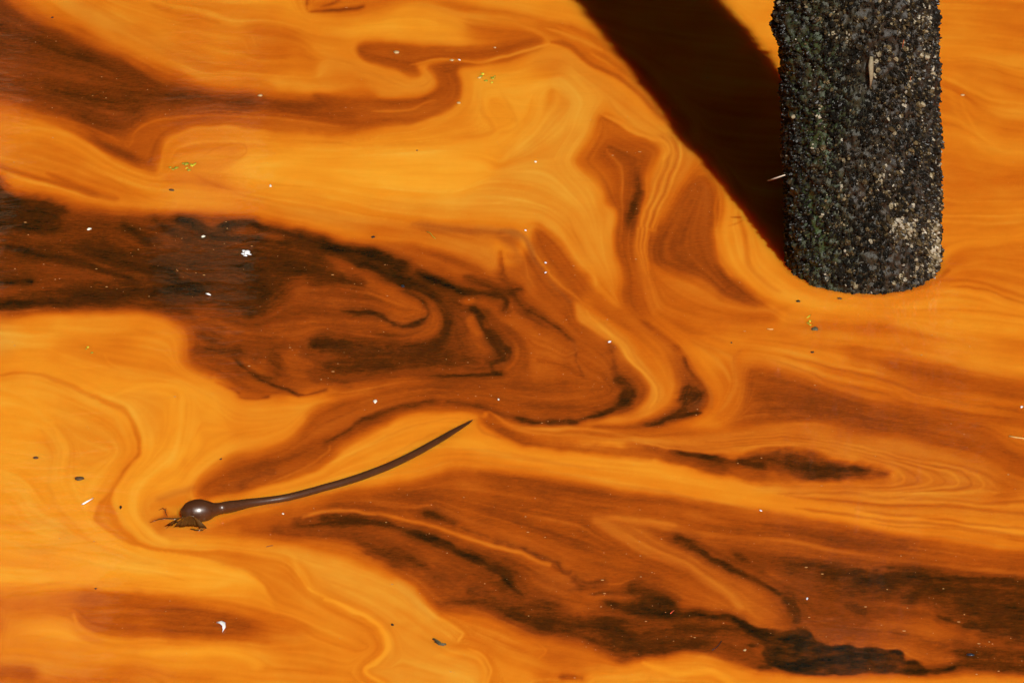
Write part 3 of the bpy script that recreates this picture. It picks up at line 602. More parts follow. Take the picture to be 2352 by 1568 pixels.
# dark threads and felt of the lower band
for v, w, b, pts in ((.30, 90, 40, (0,600, 300,660, 500,760, 700,860, 1000,960, 1200,1020)), (.24, 60, 26, (200,700, 400,780, 600,830, 800,920)),
        (.15, 22, 8, (-50,525, 0,520, 100,512, 200,525, 300,540, 380,560)), (.12, 30, 9, (330,545, 420,575, 500,600, 600,635, 700,670)), (.09, 34, 10, (480,595, 620,645, 720,685, 850,735, 950,775)),
        (.09, 34, 11, (850,735, 950,780, 1020,820, 1090,850, 1130,900, 1160,950)), (.15, 90, 26, (1050,820, 1130,850, 1150,900)), (.12, 22, 8, (1140,920, 1190,980, 1240,1005)),
        (.20, 24, 10, (-200,560, 0,560, 100,540)), (.16, 40, 12, (620,512, 660,520, 700,532)), (.20, 16, 6, (680,525, 750,555, 800,578)), (.30, 13, 6, (850,600, 950,625, 1020,645)),
        (.26, 20, 9, (1060,670, 1180,700, 1250,715)), (.22, 18, 8, (1240,710, 1320,745, 1390,780, 1450,805)), (.22, 14, 6, (1440,800, 1480,850, 1530,862)),
        (.22, 50, 20, (1100,1060, 1200,1080, 1350,1060)), (.13, 80, 24, (1180,1110, 1250,1140, 1350,1150, 1430,1170)), (.17, 90, 30, (1300,1160, 1450,1190, 1600,1200, 1750,1215, 1900,1240)),
        (.24, 40, 20, (700,1050, 850,1050, 1000,1060, 1150,1090)), (.24, 46, 20, (900,960, 1000,1000, 1100,1060)), (.2, 50, 20, (1350,1040, 1440,1060)),
        (.20, 40, 16, (1550,905, 1650,920, 1760,905)), (.24, 20, 9, (1500,960, 1650,960)), (.17, 18, 7, (1680,1000, 1750,990, 1850,1000, 1950,1010, 2000,1050)), (.18, 70, 26, (1950,960, 2050,990, 2100,1030)),
        (.05, 40, 12, (1930,1100, 2000,1090, 2080,1075, 2120,1060)), (.07, 30, 10, (1750,1055, 1830,1080, 1950,1105, 2100,1115, 2190,1122)), (.15, 40, 14, (2170,1040, 2190,1090)),
        (.16, 80, 30, (1850,1330, 1950,1300, 2100,1300, 2352,1290)), (.15, 120, 40, (1800,1260, 2000,1300, 2200,1290, 2400,1300)), (.15, 30, 12, (2200,1190, 2352,1240)), (.10, 26, 9, (2130,1390, 2200,1370, 2352,1350)),
        (.25, 60, 30, (1800,1340, 1850,1420, 1900,1440)), (.24, 40, 20, (1500,1230, 1700,1300, 1850,1330))):
    S(v, w, b, T(8, *pts), r=1.0, a=.88)
S(.62, 20, 7, T(8, -150,510, 0,480, 150,470, 250,478, 370,492, 480,525, 600,560, 720,600, 820,635, 950,670, 1050,700, 1150,722, 1250,745, 1320,780, 1400,812), m=.3, a=.95, taper=False)
S(.54, 12, 6, T(8, 280,420, 400,440, 550,460, 650,455), m=.3, a=.6)
P(.52, 26, T(8, 1320,820, 1420,860, 1560,920, 1560,1000, 1430,1010, 1330,940), m=.6, r=.7, a=.8)
P(.46, 30, T(8, 1150,1000, 1400,990, 1600,1020, 1400,1040, 1150,1030), m=.5, r=.7, a=.6)
P(.40, 20, T(8, 1700,1010, 1900,1010, 1950,1040, 1850,1060, 1720,1040), r=.5, a=.8)
# the big pale fold
P(.50, 26, J(T(8, 1640,520, 1750,510, 1900,530, 2050,570), T(9, 0,600, 100,690, 250,740, 450,840, 650,970, 800,1060, 830,1120, 790,1200, 640,1200, 560,1130, 480,1020, 380,930, 250,840, 80,750, -100,660, -250,600)), m=.3)
S(.60, 60, 20, J(T(8, 1710,540, 1800,600, 1950,680, 2100,750, 2250,820), T(9, 250,835, 380,930, 470,1010, 530,1090)), m=.6, a=.8, taper=False)
S(.62, 14, 6, J(T(8, 1850,600, 2050,705, 2250,800), T(9, 280,850, 400,930, 500,1040)), m=.6, a=.8)
S(.60, 12, 6, J(T(8, 1900,560, 2100,680, 2280,770), T(9, 350,850, 500,960, 600,1060)), m=.4, a=.6)
S(.57, 36, 12, J(T(8, 1720,530, 1850,525, 2000,550, 2200,580), T(9, 80,580, 300,630, 450,652)), m=.35, a=.9)
S(.56, 26, 9, T(9, 0,570, 250,615, 450,648, 700,672, 950,695, 1200,735, 1450,775, 1700,815, 2000,845, 2500,900), m=.35, a=.95, taper=False)
S(.55, 26, 12, T(9, 560,1060, 640,1160, 760,1215, 900,1222), m=.35, a=.8)
P(.27, 24, T(8, 2030,600, 2150,610, 2352,640, 2352,700, 2250,690, 2120,650), a=.8, r=.4)
P(.31, 60, T(9, 100,640, 500,690, 1000,760, 1500,840, 1400,1000, 1500,1250, 1100,1300, 950,1150, 850,1000, 600,860, 300,740), a=.9)
for v, w, b, pts in ((.17, 40, 14, (130,645, 210,670, 260,710)), (.14, 30, 9, (200,690, 290,740, 380,790, 470,830)), (.14, 34, 10, (450,820, 560,880, 650,925, 750,975, 830,1020)),
        (.15, 60, 18, (840,1030, 890,1090, 910,1170)), (.25, 26, 12, (520,760, 620,820, 700,860)), (.24, 60, 30, (850,870, 1000,850, 1080,870)),
        (.14, 60, 20, (1080,870, 1200,880, 1320,890)), (.14, 90, 26, (1280,920, 1450,910, 1600,900, 1700,920)), (.13, 60, 20, (1450,990, 1550,1010, 1650,1040)), (.14, 40, 14, (1600,900, 1800,910, 2100,935, 2400,945)),
        (.13, 20, 8, (1800,1150, 1900,1180, 1980,1210)), (.12, 30, 10, (1950,1200, 2080,1230, 2200,1255, 2300,1260)), (.2, 26, 12, (1250,1080, 1350,1110)), (.22, 30, 14, (1500,1230, 1700,1290, 1850,1330))):
    S(v, w, b, T(9, *pts), r=1.0, a=.88)
P(.14, 40, T(9, 1650,930, 1900,920, 2352,960, 2900,1000, 2900,1450, 2500,1380, 2250,1290, 2000,1220, 1850,1130, 1700,1060), r=.4, a=.85)
P(.24, 40, T(9, 1900,1000, 2200,1000, 2500,1120, 2500,1180, 2200,1120), a=.5, r=.6)
P(.37, 40, T(9, 1400,1080, 1700,1120, 1900,1220, 1950,1300, 1800,1300, 1500,1200), a=.7, r=.4)
P(.22, 34, T(9, 1900,1320, 2100,1300, 2352,1330, 2900,1400, 2900,1580, 2352,1540, 1900,1530, 1780,1500, 1900,1440), r=.5, a=.9)
P(.45, 60, T(9, 950,1150, 1150,1150, 1300,1220, 1350,1310, 1200,1310, 1050,1290, 980,1230), m=.5, a=.7, r=.4)
P(.44, 24, T(9, 1600,1310, 1750,1320, 1880,1380, 1920,1450, 1850,1470, 1740,1420, 1640,1370), m=.2, a=.85)
P(.26, 40, T(9, 0,1180, 300,1180, 600,1270, 650,1400, 700,1480, 500,1430, 300,1340, 0,1340), r=.6, a=.85)
P(.36, 16, T(9, 370,1180, 500,1190, 580,1230, 470,1225), r=.5, a=.8)
S(.15, 30, 14, T(9, -100,1390, 100,1360, 250,1350), r=.9, a=.8); S(.15, 24, 10, T(9, 150,1235, 350,1240, 450,1225, 560,1240, 700,1290), r=1.0, a=.8)
# the black raft
P(.045, 8, T(9, 470,1150, 560,1175, 620,1212, 680,1240, 760,1238, 850,1240, 925,1228, 1000,1245, 1030,1290, 1080,1315, 1130,1330, 1190,1322, 1250,1316, 1330,1338, 1420,1335, 1500,1355, 1560,1355, 1600,1370, 1620,1415, 1680,1430, 1730,1455, 1765,1500, 1740,1530, 1640,1520, 1560,1500, 1400,1500, 1250,1520, 1100,1510, 980,1520, 850,1490, 740,1440, 700,1380, 720,1320, 650,1280, 590,1250, 530,1200), r=.75)
P(.15, 24, T(9, 620,1280, 760,1300, 780,1460, 700,1470, 640,1380), r=1.0, a=.7)
P(.14, 14, T(9, 1150,1440, 1500,1440, 1600,1480, 1300,1490, 1100,1480), r=1.0, a=.8)
P(.22, 10, T(9, 1460,1370, 1540,1390, 1600,1410, 1520,1410), r=.8, a=.6)
for pts in ((100,1108, 200,1130, 300,1135), (270,1125, 380,1155, 470,1150, 540,1185), (540,1180, 620,1230, 720,1255), (1740,1490, 1820,1500, 1900,1485), (-40,1105, 60,1112, 140,1120)):
    S(.09, 26, 8, T(9, *pts), r=1.0)
S(.12, 30, 12, T(9, -50,1030, 60,1050, 140,1060), r=1.0, a=.8)
# ---- lower left ----
P(.88, 40, J(T(4, -600,640, 0,690, 200,660, 420,650, 560,700, 600,800, 900,950, 1200,1010, 1400,1100, 1500,1300, 1400,1500), T(7, 1250,240, 1150,400, 1200,560, 1600,720, 1900,900, 2000,1010, 1300,1000, 600,1000, 0,1010, -600,1000)))
P(.74, 36, T(4, 200,660, 400,648, 550,630, 750,618, 950,630, 1070,680, 1140,760, 1190,830, 1150,900, 1250,990, 1400,1060, 1480,1150, 1400,1180, 1250,1080, 1000,1020, 700,960, 550,880, 400,830, 330,800, 500,780, 700,760, 800,720, 600,720, 300,740, 100,740))
P(.80, 20, T(4, 100,755, 400,730, 650,715, 800,718, 700,760, 500,785, 350,790, 330,850, 450,920, 600,970, 850,1000, 1000,1040, 700,1020, 400,950, 200,850), a=.7, m=.2)
P(.68, 26, T(4, 340,795, 550,790, 640,850, 800,930, 900,980, 650,930, 450,880, 350,840), a=.9)
S(.79, 14, 6, T(4, 660,860, 700,920, 850,980, 1050,1010, 1200,1050, 1330,1110, 1390,1200, 1420,1290, 1490,1370), m=.1, a=.9)
P(.72, 40, T(4, 1380,1150, 1600,1200, 1850,1180, 1900,1250, 1800,1400, 1550,1490, 1450,1400, 1420,1280), a=.95)
P(.80, 60, T(4, 1150,1080, 1330,1130, 1400,1300, 1450,1450, 1300,1568, 1150,1568, 1180,1300), a=.8)
P(.82, 40, T(4, 0,960, 300,1010, 550,1130, 700,1230, 800,1330, 780,1500, 600,1568, 200,1568, 350,1300, 200,1100, -300,1050), m=.25, a=.7)
P(.80, 34, T(4, 700,1130, 850,1080, 1000,1120, 1040,1250, 1010,1400, 900,1350, 780,1230), m=.25, a=.8)
P(.78, 50, T(4, 350,1350, 600,1300, 740,1400, 700,1568, 350,1568), m=.15, a=.7)
S(.93, 40, 14, J(T(4, 700,1140, 900,1060, 1080,1070, 1150,1120, 1150,1250, 1110,1400, 1060,1568), T(7, 1050,120, 930,260, 850,360, 850,480, 920,590)), m=.15, a=.8)
S(.96, 60, 26, J(T(4, 1250,1380, 1200,1500), T(7, 1150,100, 1100,250, 980,350)), a=.7)
S(.90, 24, 9, J(T(4, -200,1080, 0,1090, 120,1120, 230,1190, 280,1280, 330,1290)), m=.3, a=.5)
S(.88, 34, 12, T(4, 0,1020, 200,1010, 400,1080, 600,1170, 720,1270, 780,1380), m=.35, a=.6)
P(.76, 50, J(T(4, -300,690, 80,690, 110,800, 60,860, -300,860)), m=1.0, a=.75)
# red vein
S(.70, (9, 12, 17, 28, 34, 34), 8, T(4, -200,1010, 0,1000, 190,988, 350,1040, 480,1085, 600,1140), a=.9, taper=False)
P(.665, 7, J(T(4, 560,1105, 650,1140, 750,1190, 810,1240, 850,1300, 885,1370, 890,1440, 895,1500, 850,1540), T(7, 830,190, 780,260, 730,330, 700,400, 720,460, 780,540, 850,620, 920,680, 1010,715, 1200,728, 1450,735, 1650,765, 1800,800, 1880,870, 1940,950, 1990,1000, 2080,1060, 2250,1130, 2352,1180), T(8, 0,1090, 160,1140, 280,1210, 370,1300, 390,1360, 330,1420, 260,1470, 270,1510, 350,1568, 350,1750),
     T(7, 1750,1750, 1650,1300, 1750,1150, 1700,1000, 1600,900, 1450,840, 1300,790, 1100,760, 950,740, 820,700, 700,630, 600,550, 595,510, 620,430, 680,360, 750,270, 800,200, 850,150), T(4, 870,1480, 855,1400, 830,1340, 800,1270, 740,1230, 650,1180)))
P(.78, 90, T(7, 1600,1100, 2000,1150, 2200,1300, 2352,1450, 2352,1700, 1400,1700, 1500,1400), a=.6)
S(.92, (16, 22, 30, 44, 46, 30, 20), 9, J(T(7, 1960,960, 2080,1040, 2250,1110), T(8, 0,1040, 130,1085, 250,1135, 350,1210, 410,1290, 410,1360, 350,1420, 265,1480, 290,1530, 420,1590)), m=.1, taper=False)
S(.84, 40, 12, T(7, 700,400, 760,520, 850,620, 950,690, 1150,712, 1400,710, 1600,715, 1800,735, 1900,850, 1980,960), m=.25, a=.85)
S(.76, 8, 4, T(7, 820,500, 900,620, 1000,700, 1200,718, 1500,722, 1800,770), a=.8)
P(.80, 26, J(T(7, 1300,660, 1500,690, 1800,705, 2000,750, 2250,800), T(8, -100,790, 0,792, 150,822, 300,862, 430,925, 540,985, 620,1065, 680,1140, 800,1195, 880,1240, 850,1290, 760,1312, 830,1332, 920,1345, 1000,1395, 1045,1480, 1030,1568, 1030,1750, 430,1750, 420,1568, 290,1500, 370,1420, 430,1330, 400,1250, 280,1140, 100,1060), T(7, 2200,1080, 2030,1000, 1950,860, 1850,770, 1500,715)), m=.38)
S(.80, 60, 20, T(8, 430,930, 520,990, 600,1070, 680,1150), m=.9, a=.7)
S(.74, 60, 26, T(8, 440,1100, 540,1160, 480,1230), a=.7, m=.2)
S(.87, 34, 12, T(8, 700,1400, 900,1380, 980,1440, 1000,1568), m=.2, a=.7)
P(.60, 28, T(8, 640,1070, 720,1130, 900,1150, 1150,1210, 1350,1290, 1600,1340, 1750,1400, 1850,1455, 1750,1500, 1550,1540, 1350,1700, 1080,1700, 1050,1490, 1000,1395, 930,1345, 790,1322, 880,1250, 800,1200))
P(.72, 40, T(8, 1050,1420, 1250,1430, 1350,1500, 1250,1700, 1050,1700), a=.8); P(.53, 34, T(8, 1380,1340, 1600,1350, 1780,1440, 1600,1500, 1450,1480), a=.8)
S(.68, 10, 6, T(8, 1180,1300, 1330,1310, 1390,1370, 1350,1420), a=.6)
P(.74, 24, J(T(8, 1500,1560, 1750,1500, 1950,1445, 2100,1415), T(9, 0,1425, 150,1400, 300,1405, 450,1445, 600,1490, 800,1520, 1200,1545, 1700,1540, 2352,1532, 2900,1560, 2900,1900), T(8, 1400,1900)))
S(.88, 36, 12, T(9, -60,1440, 80,1480, 200,1502, 350,1495, 450,1530, 560,1600), a=.85)
S(.28, 26, 9, T(8, 1490,1532, 1560,1524, 1620,1528), r=.8, a=.8)
# brown shade-like patches near the lower edge
P(.52, 40, T(7, -600,1030, 0,1010, 250,1020, 420,1000, 640,985, 900,1010, 1200,1050, 1500,1120, 1800,1190, 1950,1270, 1750,1310, 1400,1290, 1150,1280, 900,1290, 650,1275, 520,1230, 460,1120, 300,1060, 0,1060, -600,1120))
P(.44, 44, T(7, 980,1140, 1150,1110, 1400,1160, 1700,1210, 1500,1260, 1100,1240), a=.85)
P(.66, 60, T(7, -100,1060, 250,1050, 480,1100, 470,1150, 250,1130, 0,1130), a=.7)
P(.92, 50, T(7, 200,1180, 380,1160, 480,1230, 600,1290, 400,1320, 200,1270, 100,1240), a=.9)
P(.90, 50, T(7, 560,1320, 900,1310, 1200,1300, 1500,1340, 1600,1420, 1300,1450, 900,1430, 650,1400), a=.8)
P(.85, 60, T(7, -200,1250, 100,1270, 300,1330, 100,1430, -200,1400), a=.6)
P(.62, 50, T(7, 200,1430, 500,1480, 900,1500, 1000,1568, 1000,1800, -300,1800, -300,1450, 0,1430), a=.9)
S(.30, 100, 44, T(7, -200,1510, 60,1500, 180,1510), a=.95); S(.46, 80, 50, T(7, -60,1080, -40,1200, -60,1350), a=.9)
P(.98, 50, T(7, 500,760, 900,830, 1300,880, 1550,940, 1500,990, 1200,960, 800,890, 450,840), a=.7)
P(.97, 60, T(7, -300,850, 200,900, 500,960, 200,990, -300,980), a=.6)
S(.78, 12, 6, T(7, 620,760, 900,790, 1200,830), m=.2, a=.5)
S(.84, 60, 22, T(7, 200,540, 450,640, 700,770, 1000,830), m=.35, a=.7)
# stirred water about the kelp bulb
P(.72, 26, T(7, 900,420, 1050,360, 1210,330, 1250,420, 1500,380, 1350,560, 1300,650, 1000,660, 900,580), m=.25, a=.9)
P(.60, 20, T(7, 960,560, 1050,540, 1150,590, 1300,600, 1500,560, 1500,620, 1300,660, 1050,660, 980,620), m=.2, a=.8)
P(.76, 16, T(7, 1040,600, 1180,600, 1240,620, 1200,655, 1080,650), m=.5, a=.7)
S(.58, 40, 16, T(7, 980,420, 1050,380, 1150,350, 1210,330), m=.5, a=.7)
S(.45, 20, 9, T(7, 1030,470, 1050,500, 1030,530), m=.5, a=.7); S(.50, 16, 8, T(7, 950,545, 1050,520, 1150,520), m=.5, a=.8)
for v, pts in ((.24, (1480,315, 1550,290, 1640,245, 1720,230)), (.30, (1380,325, 1460,330, 1540,305))):
    S(v, 36, 14, T(7, *pts), r=.9, a=.8)
for v, pts in ((.24, (1820,560, 1950,530, 2100,510, 2250,515)), (.16, (2100,520, 2250,520, 2352,530)), (.30, (1700,570, 1850,590)), (.30, (1900,600, 2100,640, 2250,660, 2352,720))):
    S(v, 50, 20, T(7, *pts), r=.8, a=.8)
S(.60, 14, 6, T(7, 1900,520, 2050,480, 2200,465, 2352,490), m=.35, a=.8)
S(.62, 12, 6, T(7, 1600,340, 1850,230, 1950,180, 2080,110, 2090,70), m=.4, a=.6)
# contact shade and dark reflection round the pile foot, painted into the bloom
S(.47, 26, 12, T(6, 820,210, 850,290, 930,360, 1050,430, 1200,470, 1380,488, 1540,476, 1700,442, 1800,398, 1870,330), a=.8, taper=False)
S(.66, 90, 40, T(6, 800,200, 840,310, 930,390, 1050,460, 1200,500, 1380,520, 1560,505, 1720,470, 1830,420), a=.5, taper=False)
# golden folds in the calm water, lower left
for v, w, b, m, pts in ((.99, 50, 20, .2, (-300,560, 0,600, 250,700, 520,790, 800,850, 1100,900)), (.80, 16, 7, .2, (-200,640, 100,690, 350,760, 650,830, 950,880, 1200,930)),
        (.97, 90, 40, .5, (-200,200, 100,330, 200,480, 350,600)), (.80, 26, 12, .2, (250,-40, 330,150, 300,330, 380,480, 560,640)), (.96, 30, 12, .2, (320,-60, 420,120, 390,300, 470,470, 600,600)),
        (.80, 60, 30, .6, (100,560, 330,560, 420,640, 300,720, 120,720)), (.99, 40, 16, .2, (600,960, 900,985, 1200,975, 1450,960)), (.78, 14, 7, .2, (60,980, 400,940, 700,965, 1000,1010)),
        (.70, 30, 14, 0, (550,1120, 800,1120, 1050,1080)), (.40, 14, 7, 0, (1080,1110, 1250,1130, 1420,1160, 1600,1200)), (.62, 16, 8, 0, (520,1180, 800,1190, 1000,1160)), (.97, 50, 24, .1, (900,1390, 1200,1360, 1500,1400, 1650,1470))):
    S(v, w, b, T(7, *pts), m=m, a=.65)
# uneven depth in the upper left river
for v, w, b, pts in ((.15, 60, 40, (-100,150, 200,250, 450,330, 600,360)), (.17, 90, 50, (300,560, 700,620, 1050,610, 1350,620, 1600,650)), (.16, 40, 26, (450,300, 600,370, 800,450, 1000,560)), (.33, 80, 50, (0,400, 300,450, 600,520)), (.20, 70, 40, (500,740, 700,800, 900,700)), (.36, 60, 40, (500,180, 700,300, 900,420, 1200,520))):
    S(v, w, b, T(1, *pts), a=.42)
S(.54, 160, 90, T(3, 1850,1050, 2100,1120, 2400,1150), a=.4)
S(.54, 120, 60, T(6, 1950,300, 2200,380, 2500,460), a=.35); S(.44, 200, 90, T(6, 1500,950, 1900,1030, 2400,1130), a=.6)
# rusty pools by the lower edge
P(.50, 30, T(7, 480,1010, 800,1010, 1150,1060, 1500,1130, 1800,1200, 1900,1270, 1700,1300, 1400,1280, 1150,1265, 900,1275, 650,1262, 530,1220, 470,1130), a=.6)
P(.40, 40, T(7, 1000,1120, 1200,1110, 1450,1170, 1650,1220, 1400,1255, 1080,1235), a=.7)
P(.58, 40, T(7, -400,1020, 200,1030, 450,1040, 480,1120, 250,1110, 0,1120, -400,1140), a=.6)
P(.56, 60, T(7, -400,1440, 200,1450, 500,1490, 850,1510, 950,1568, 900,1800, -400,1800), a=.7)
S(.97, 26, 9, T(7, 450,1130, 500,1220, 640,1275, 800,1300, 1050,1300), m=.1, a=.5)
P(.66, 40, T(7, 1650,1180, 1900,1280, 2100,1400, 2100,1600, 1750,1600, 1800,1400), a=.6)
# paler cream films and rims
for t, v, w, b, m, pts in ((8, 1.0, 24, 8, .2, (0,1036, 150,1090, 290,1160, 385,1250, 412,1330, 370,1405, 275,1475)), (8, .92, 16, 6, .4, (620,1065, 690,1145, 800,1200, 876,1245, 845,1290)), (8, .92, 16, 6, .3, (900,1345, 990,1398, 1040,1480, 1025,1568)),
        (7, .97, 40, 16, .2, (1090,20, 1040,160, 900,280, 840,370, 850,490, 950,620, 1060,690)), (4, .97, 30, 12, .3, (1140,1130, 1150,1250, 1120,1400, 1080,1550)), (1, 1.0, 90, 50, .2, (1700,1060, 2000,1080, 2300,1120)), (2, .95, 60, 30, .35, (1400,560, 1350,760, 1200,920)), (2, .90, 80, 40, .5, (1560,460, 1640,620, 1600,800))):
    S(v, w, b, T(t, *pts), m=m, a=.6)
# ---- grain drawn out along the currents ----
def currents():
    g = box_gauss(V + 0.25 * M, 2.0)
    gy, gx = np.gradient(g)
    e = 1e-7
    a = b = c = 0
    for s, w in ((6, 1.0), (18, 0.25), (50, 0.12)):       # near edges lead, far ones settle the calm water
        a = a + w * box_gauss(gx * gx, s); b = b + w * box_gauss(gx * gy, s); c = c + w * box_gauss(gy * gy, s)
    c = c + 6e-6
    th = 0.5 * np.arctan2(2 * b, a - c) + np.pi / 2
    return np.cos(th), np.sin(th)

def draw_out(noise, cx, cy, L):
    acc = noise.copy(); n = 1.0
    Y, X = np.mgrid[0:GH, 0:GW].astype(float)
    for sgn in (1, -1):
        x, y = X.copy(), Y.copy(); px, py = sgn * cx, sgn * cy
        for i in range(L):
            x = np.clip(x + 1.6 * px, 0, GW - 1); y = np.clip(y + 1.6 * py, 0, GH - 1)
            ix, iy = x.astype(int), y.astype(int)
            vx, vy = cx[iy, ix], cy[iy, ix]
            f = np.where(vx * px + vy * py < 0, -1.0, 1.0)
            px, py = vx * f, vy * f
            acc += noise[iy, ix]; n += 1
    acc /= n
    acc -= acc.mean()
    return acc / acc.std()

V = V + 0.022 * np.clip((V - 0.20) / 0.15, 0, 1) * np.clip((0.95 - V) / 0.25, 0, 1)
wx, wy = 1.6 * fnoise(22, 12) + 0.5 * fnoise(5, 4), 1.3 * fnoise(26, 10) + 0.4 * fnoise(5, 3)
Yg, Xg = np.mgrid[0:GH, 0:GW].astype(float)
V = bilin(V, Xg + wx, Yg + wy); M = bilin(M, Xg + wx, Yg + wy)
cx, cy = currents()
s1 = draw_out(fnoise(1.3, 1.3), cx, cy, 26)
s2 = draw_out(fnoise(4, 4), cx, cy, 30)
s3 = draw_out(fnoise(0.6, 0.6), cx, cy, 5)
s4 = draw_out(fnoise(0.9, 0.9), cx, cy, 64)
s5 = draw_out(fnoise(9, 7), cx, cy, 24)
where = np.clip(0.5 + 0.6 * fnoise(45, 30), 0, 1)
fil = np.clip(s4 - 0.7, 0, 2.2) ** 1.2 * where; fid = np.clip(-s4 - 1.0, 0, 2) * (1 - 0.6 * where)
blot = fnoise(16, 8)
dark = np.clip((0.50 - V) / 0.3, 0, 1)
V = V + (0.019 * s1 + 0.022 * s2) * (0.85 - 0.25 * dark) + 0.012 * blot * dark + dark * 0.02 * s3
M = np.clip(M + 0.06 * s2 + 0.05 * s1, 0, 1.4)
mid = np.clip((V - 0.2) / 0.2, 0, 1)
V = V + mid * (0.042 * fil - 0.030 * fid + 0.022 * s5)
M = np.clip(M + 0.14 * fil * mid + 0.05 * s5 * mid, 0, 1.4)
V = np.clip(V, 0, 1.05)
# ---------------------------------------------------------------- the water sheet
def water_material():
    m = N('bloom_water')
    a1 = m.n('Attribute', attribute_name='bloom'); a2 = m.n('Attribute', attribute_name='film'); a3 = m.n('Attribute', attribute_name='surveyed')
    co_ = m.coord()
    # beyond the surveyed patch the same kind of marbling goes on
    wz = m.coord((0.55, 1.3, 1)); far = m.noise(wz, 1.1, 5, 0.55, 1.6)
    far = m.math('MULTIPLY_ADD', far, 1.7, -0.25, clamp=True)
    inv = m.math('SUBTRACT', 1.0, a3.outputs['Fac'])
    v = m.math('ADD', m.math('MULTIPLY', a1.outputs['Fac'], a3.outputs['Fac']), m.math('MULTIPLY', far, inv))
    # fine grain of the plankton: flecks a few millimetres long
    g1 = m.noise(m.coord((150, 260, 1)), 1.0, 3, 0.7)
    g2 = m.noise(m.coord((45, 110, 1)), 1.0, 4, 0.65, 0.4)
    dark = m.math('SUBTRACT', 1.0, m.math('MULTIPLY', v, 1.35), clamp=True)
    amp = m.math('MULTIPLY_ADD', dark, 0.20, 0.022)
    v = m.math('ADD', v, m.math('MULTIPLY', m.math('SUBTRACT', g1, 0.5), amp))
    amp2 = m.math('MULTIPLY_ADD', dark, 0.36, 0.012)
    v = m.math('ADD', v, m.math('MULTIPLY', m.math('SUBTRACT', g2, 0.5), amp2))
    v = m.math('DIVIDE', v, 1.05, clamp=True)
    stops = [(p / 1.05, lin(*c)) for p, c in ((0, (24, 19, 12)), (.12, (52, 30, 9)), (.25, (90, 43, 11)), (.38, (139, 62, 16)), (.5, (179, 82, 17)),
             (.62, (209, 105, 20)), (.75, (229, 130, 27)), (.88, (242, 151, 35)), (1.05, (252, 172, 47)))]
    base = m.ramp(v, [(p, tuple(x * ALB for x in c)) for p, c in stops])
    fx = m.n('VectorMath', operation='MULTIPLY_ADD'); fx.inputs[0].default_value = (-.11, .15, 1.3); fx.inputs[2].default_value = (1, 1, 1)
    cmb = m.n('CombineXYZ')
    for i in range(3): m.l(a2.outputs['Fac'], cmb.inputs[i])
    m.l(cmb.outputs[0], fx.inputs[1])
    base = m.mix(1.0, base, fx.outputs[0], 'MULTIPLY')
    # a hint of capillary ripple
    rp = m.coord((7, 16, 1)); big = m.noise(rp, 1.0, 2, 0.5, 0.6)
    rs = m.coord((38, 90, 1)); sm = m.noise(rs, 1.0, 2, 0.5, 0.5)
    pat = m.noise(m.coord((1.4, 2.2, 1)), 1.0, 2, 0.5)
    pm = m.math('MULTIPLY_ADD', pat, 3.0, -1.1, clamp=True)
    hgt = m.math('ADD', m.math('MULTIPLY', big, 0.8), m.math('MULTIPLY', m.math('MULTIPLY', sm, pm), 0.10))
    b = m.bsdf(base, 0.04, 1.33, hgt, 0.30, 0.004)
    b.subsurface_method = 'BURLEY'
    b.inputs['Subsurface Weight'].default_value = SSS_W
    b.inputs['Subsurface Radius'].default_value = (1.0, 0.25, 0.08); b.inputs['Subsurface Scale'].default_value = 0.055
    return m.m
ALB, SSS_W = 0.93, 1.0

step = 1.25
ni, nj = int((GW - 1) / step), int((GH - 1) / step)
gi = np.linspace(0, GW - 1, ni); gj = np.linspace(0, GH - 1, nj)
GX, GY = np.meshgrid(gi, gj)
px = (GX - PADX) * 2.0; py = (GY - PADY) * 2.0
th = R(PITCH); uu = (px - 1176) / FPX; vv = -(py - 784) / FPX
dy = math.cos(th) + vv * math.sin(th); dz = -math.sin(th) + vv * math.cos(th)
tt = CAM_H / -dz
WX, WY = uu * tt, dy * tt
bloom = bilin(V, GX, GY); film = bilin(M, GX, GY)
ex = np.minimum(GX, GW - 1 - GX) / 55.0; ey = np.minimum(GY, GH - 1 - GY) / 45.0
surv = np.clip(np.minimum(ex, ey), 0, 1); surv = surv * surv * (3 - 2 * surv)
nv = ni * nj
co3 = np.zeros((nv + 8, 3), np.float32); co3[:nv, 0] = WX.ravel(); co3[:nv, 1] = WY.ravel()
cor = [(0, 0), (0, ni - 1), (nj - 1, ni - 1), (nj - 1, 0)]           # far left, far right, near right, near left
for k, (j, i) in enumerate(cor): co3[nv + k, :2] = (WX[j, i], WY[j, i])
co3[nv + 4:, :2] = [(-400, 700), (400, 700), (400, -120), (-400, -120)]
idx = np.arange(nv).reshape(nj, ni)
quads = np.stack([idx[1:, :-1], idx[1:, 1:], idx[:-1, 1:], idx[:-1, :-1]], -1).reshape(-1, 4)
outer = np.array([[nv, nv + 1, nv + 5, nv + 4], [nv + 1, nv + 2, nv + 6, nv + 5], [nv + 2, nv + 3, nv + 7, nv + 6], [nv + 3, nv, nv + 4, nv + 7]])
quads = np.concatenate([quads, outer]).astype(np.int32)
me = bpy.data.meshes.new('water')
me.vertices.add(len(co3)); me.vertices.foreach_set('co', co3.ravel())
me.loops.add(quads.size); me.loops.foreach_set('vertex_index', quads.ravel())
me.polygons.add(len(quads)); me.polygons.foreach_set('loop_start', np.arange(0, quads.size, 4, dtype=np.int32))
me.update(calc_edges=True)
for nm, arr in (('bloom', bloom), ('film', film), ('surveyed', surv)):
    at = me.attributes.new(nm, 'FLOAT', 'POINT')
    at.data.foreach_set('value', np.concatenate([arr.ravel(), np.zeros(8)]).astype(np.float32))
water = link_mesh('water', me, water_material()); tag(water, kind='structure')
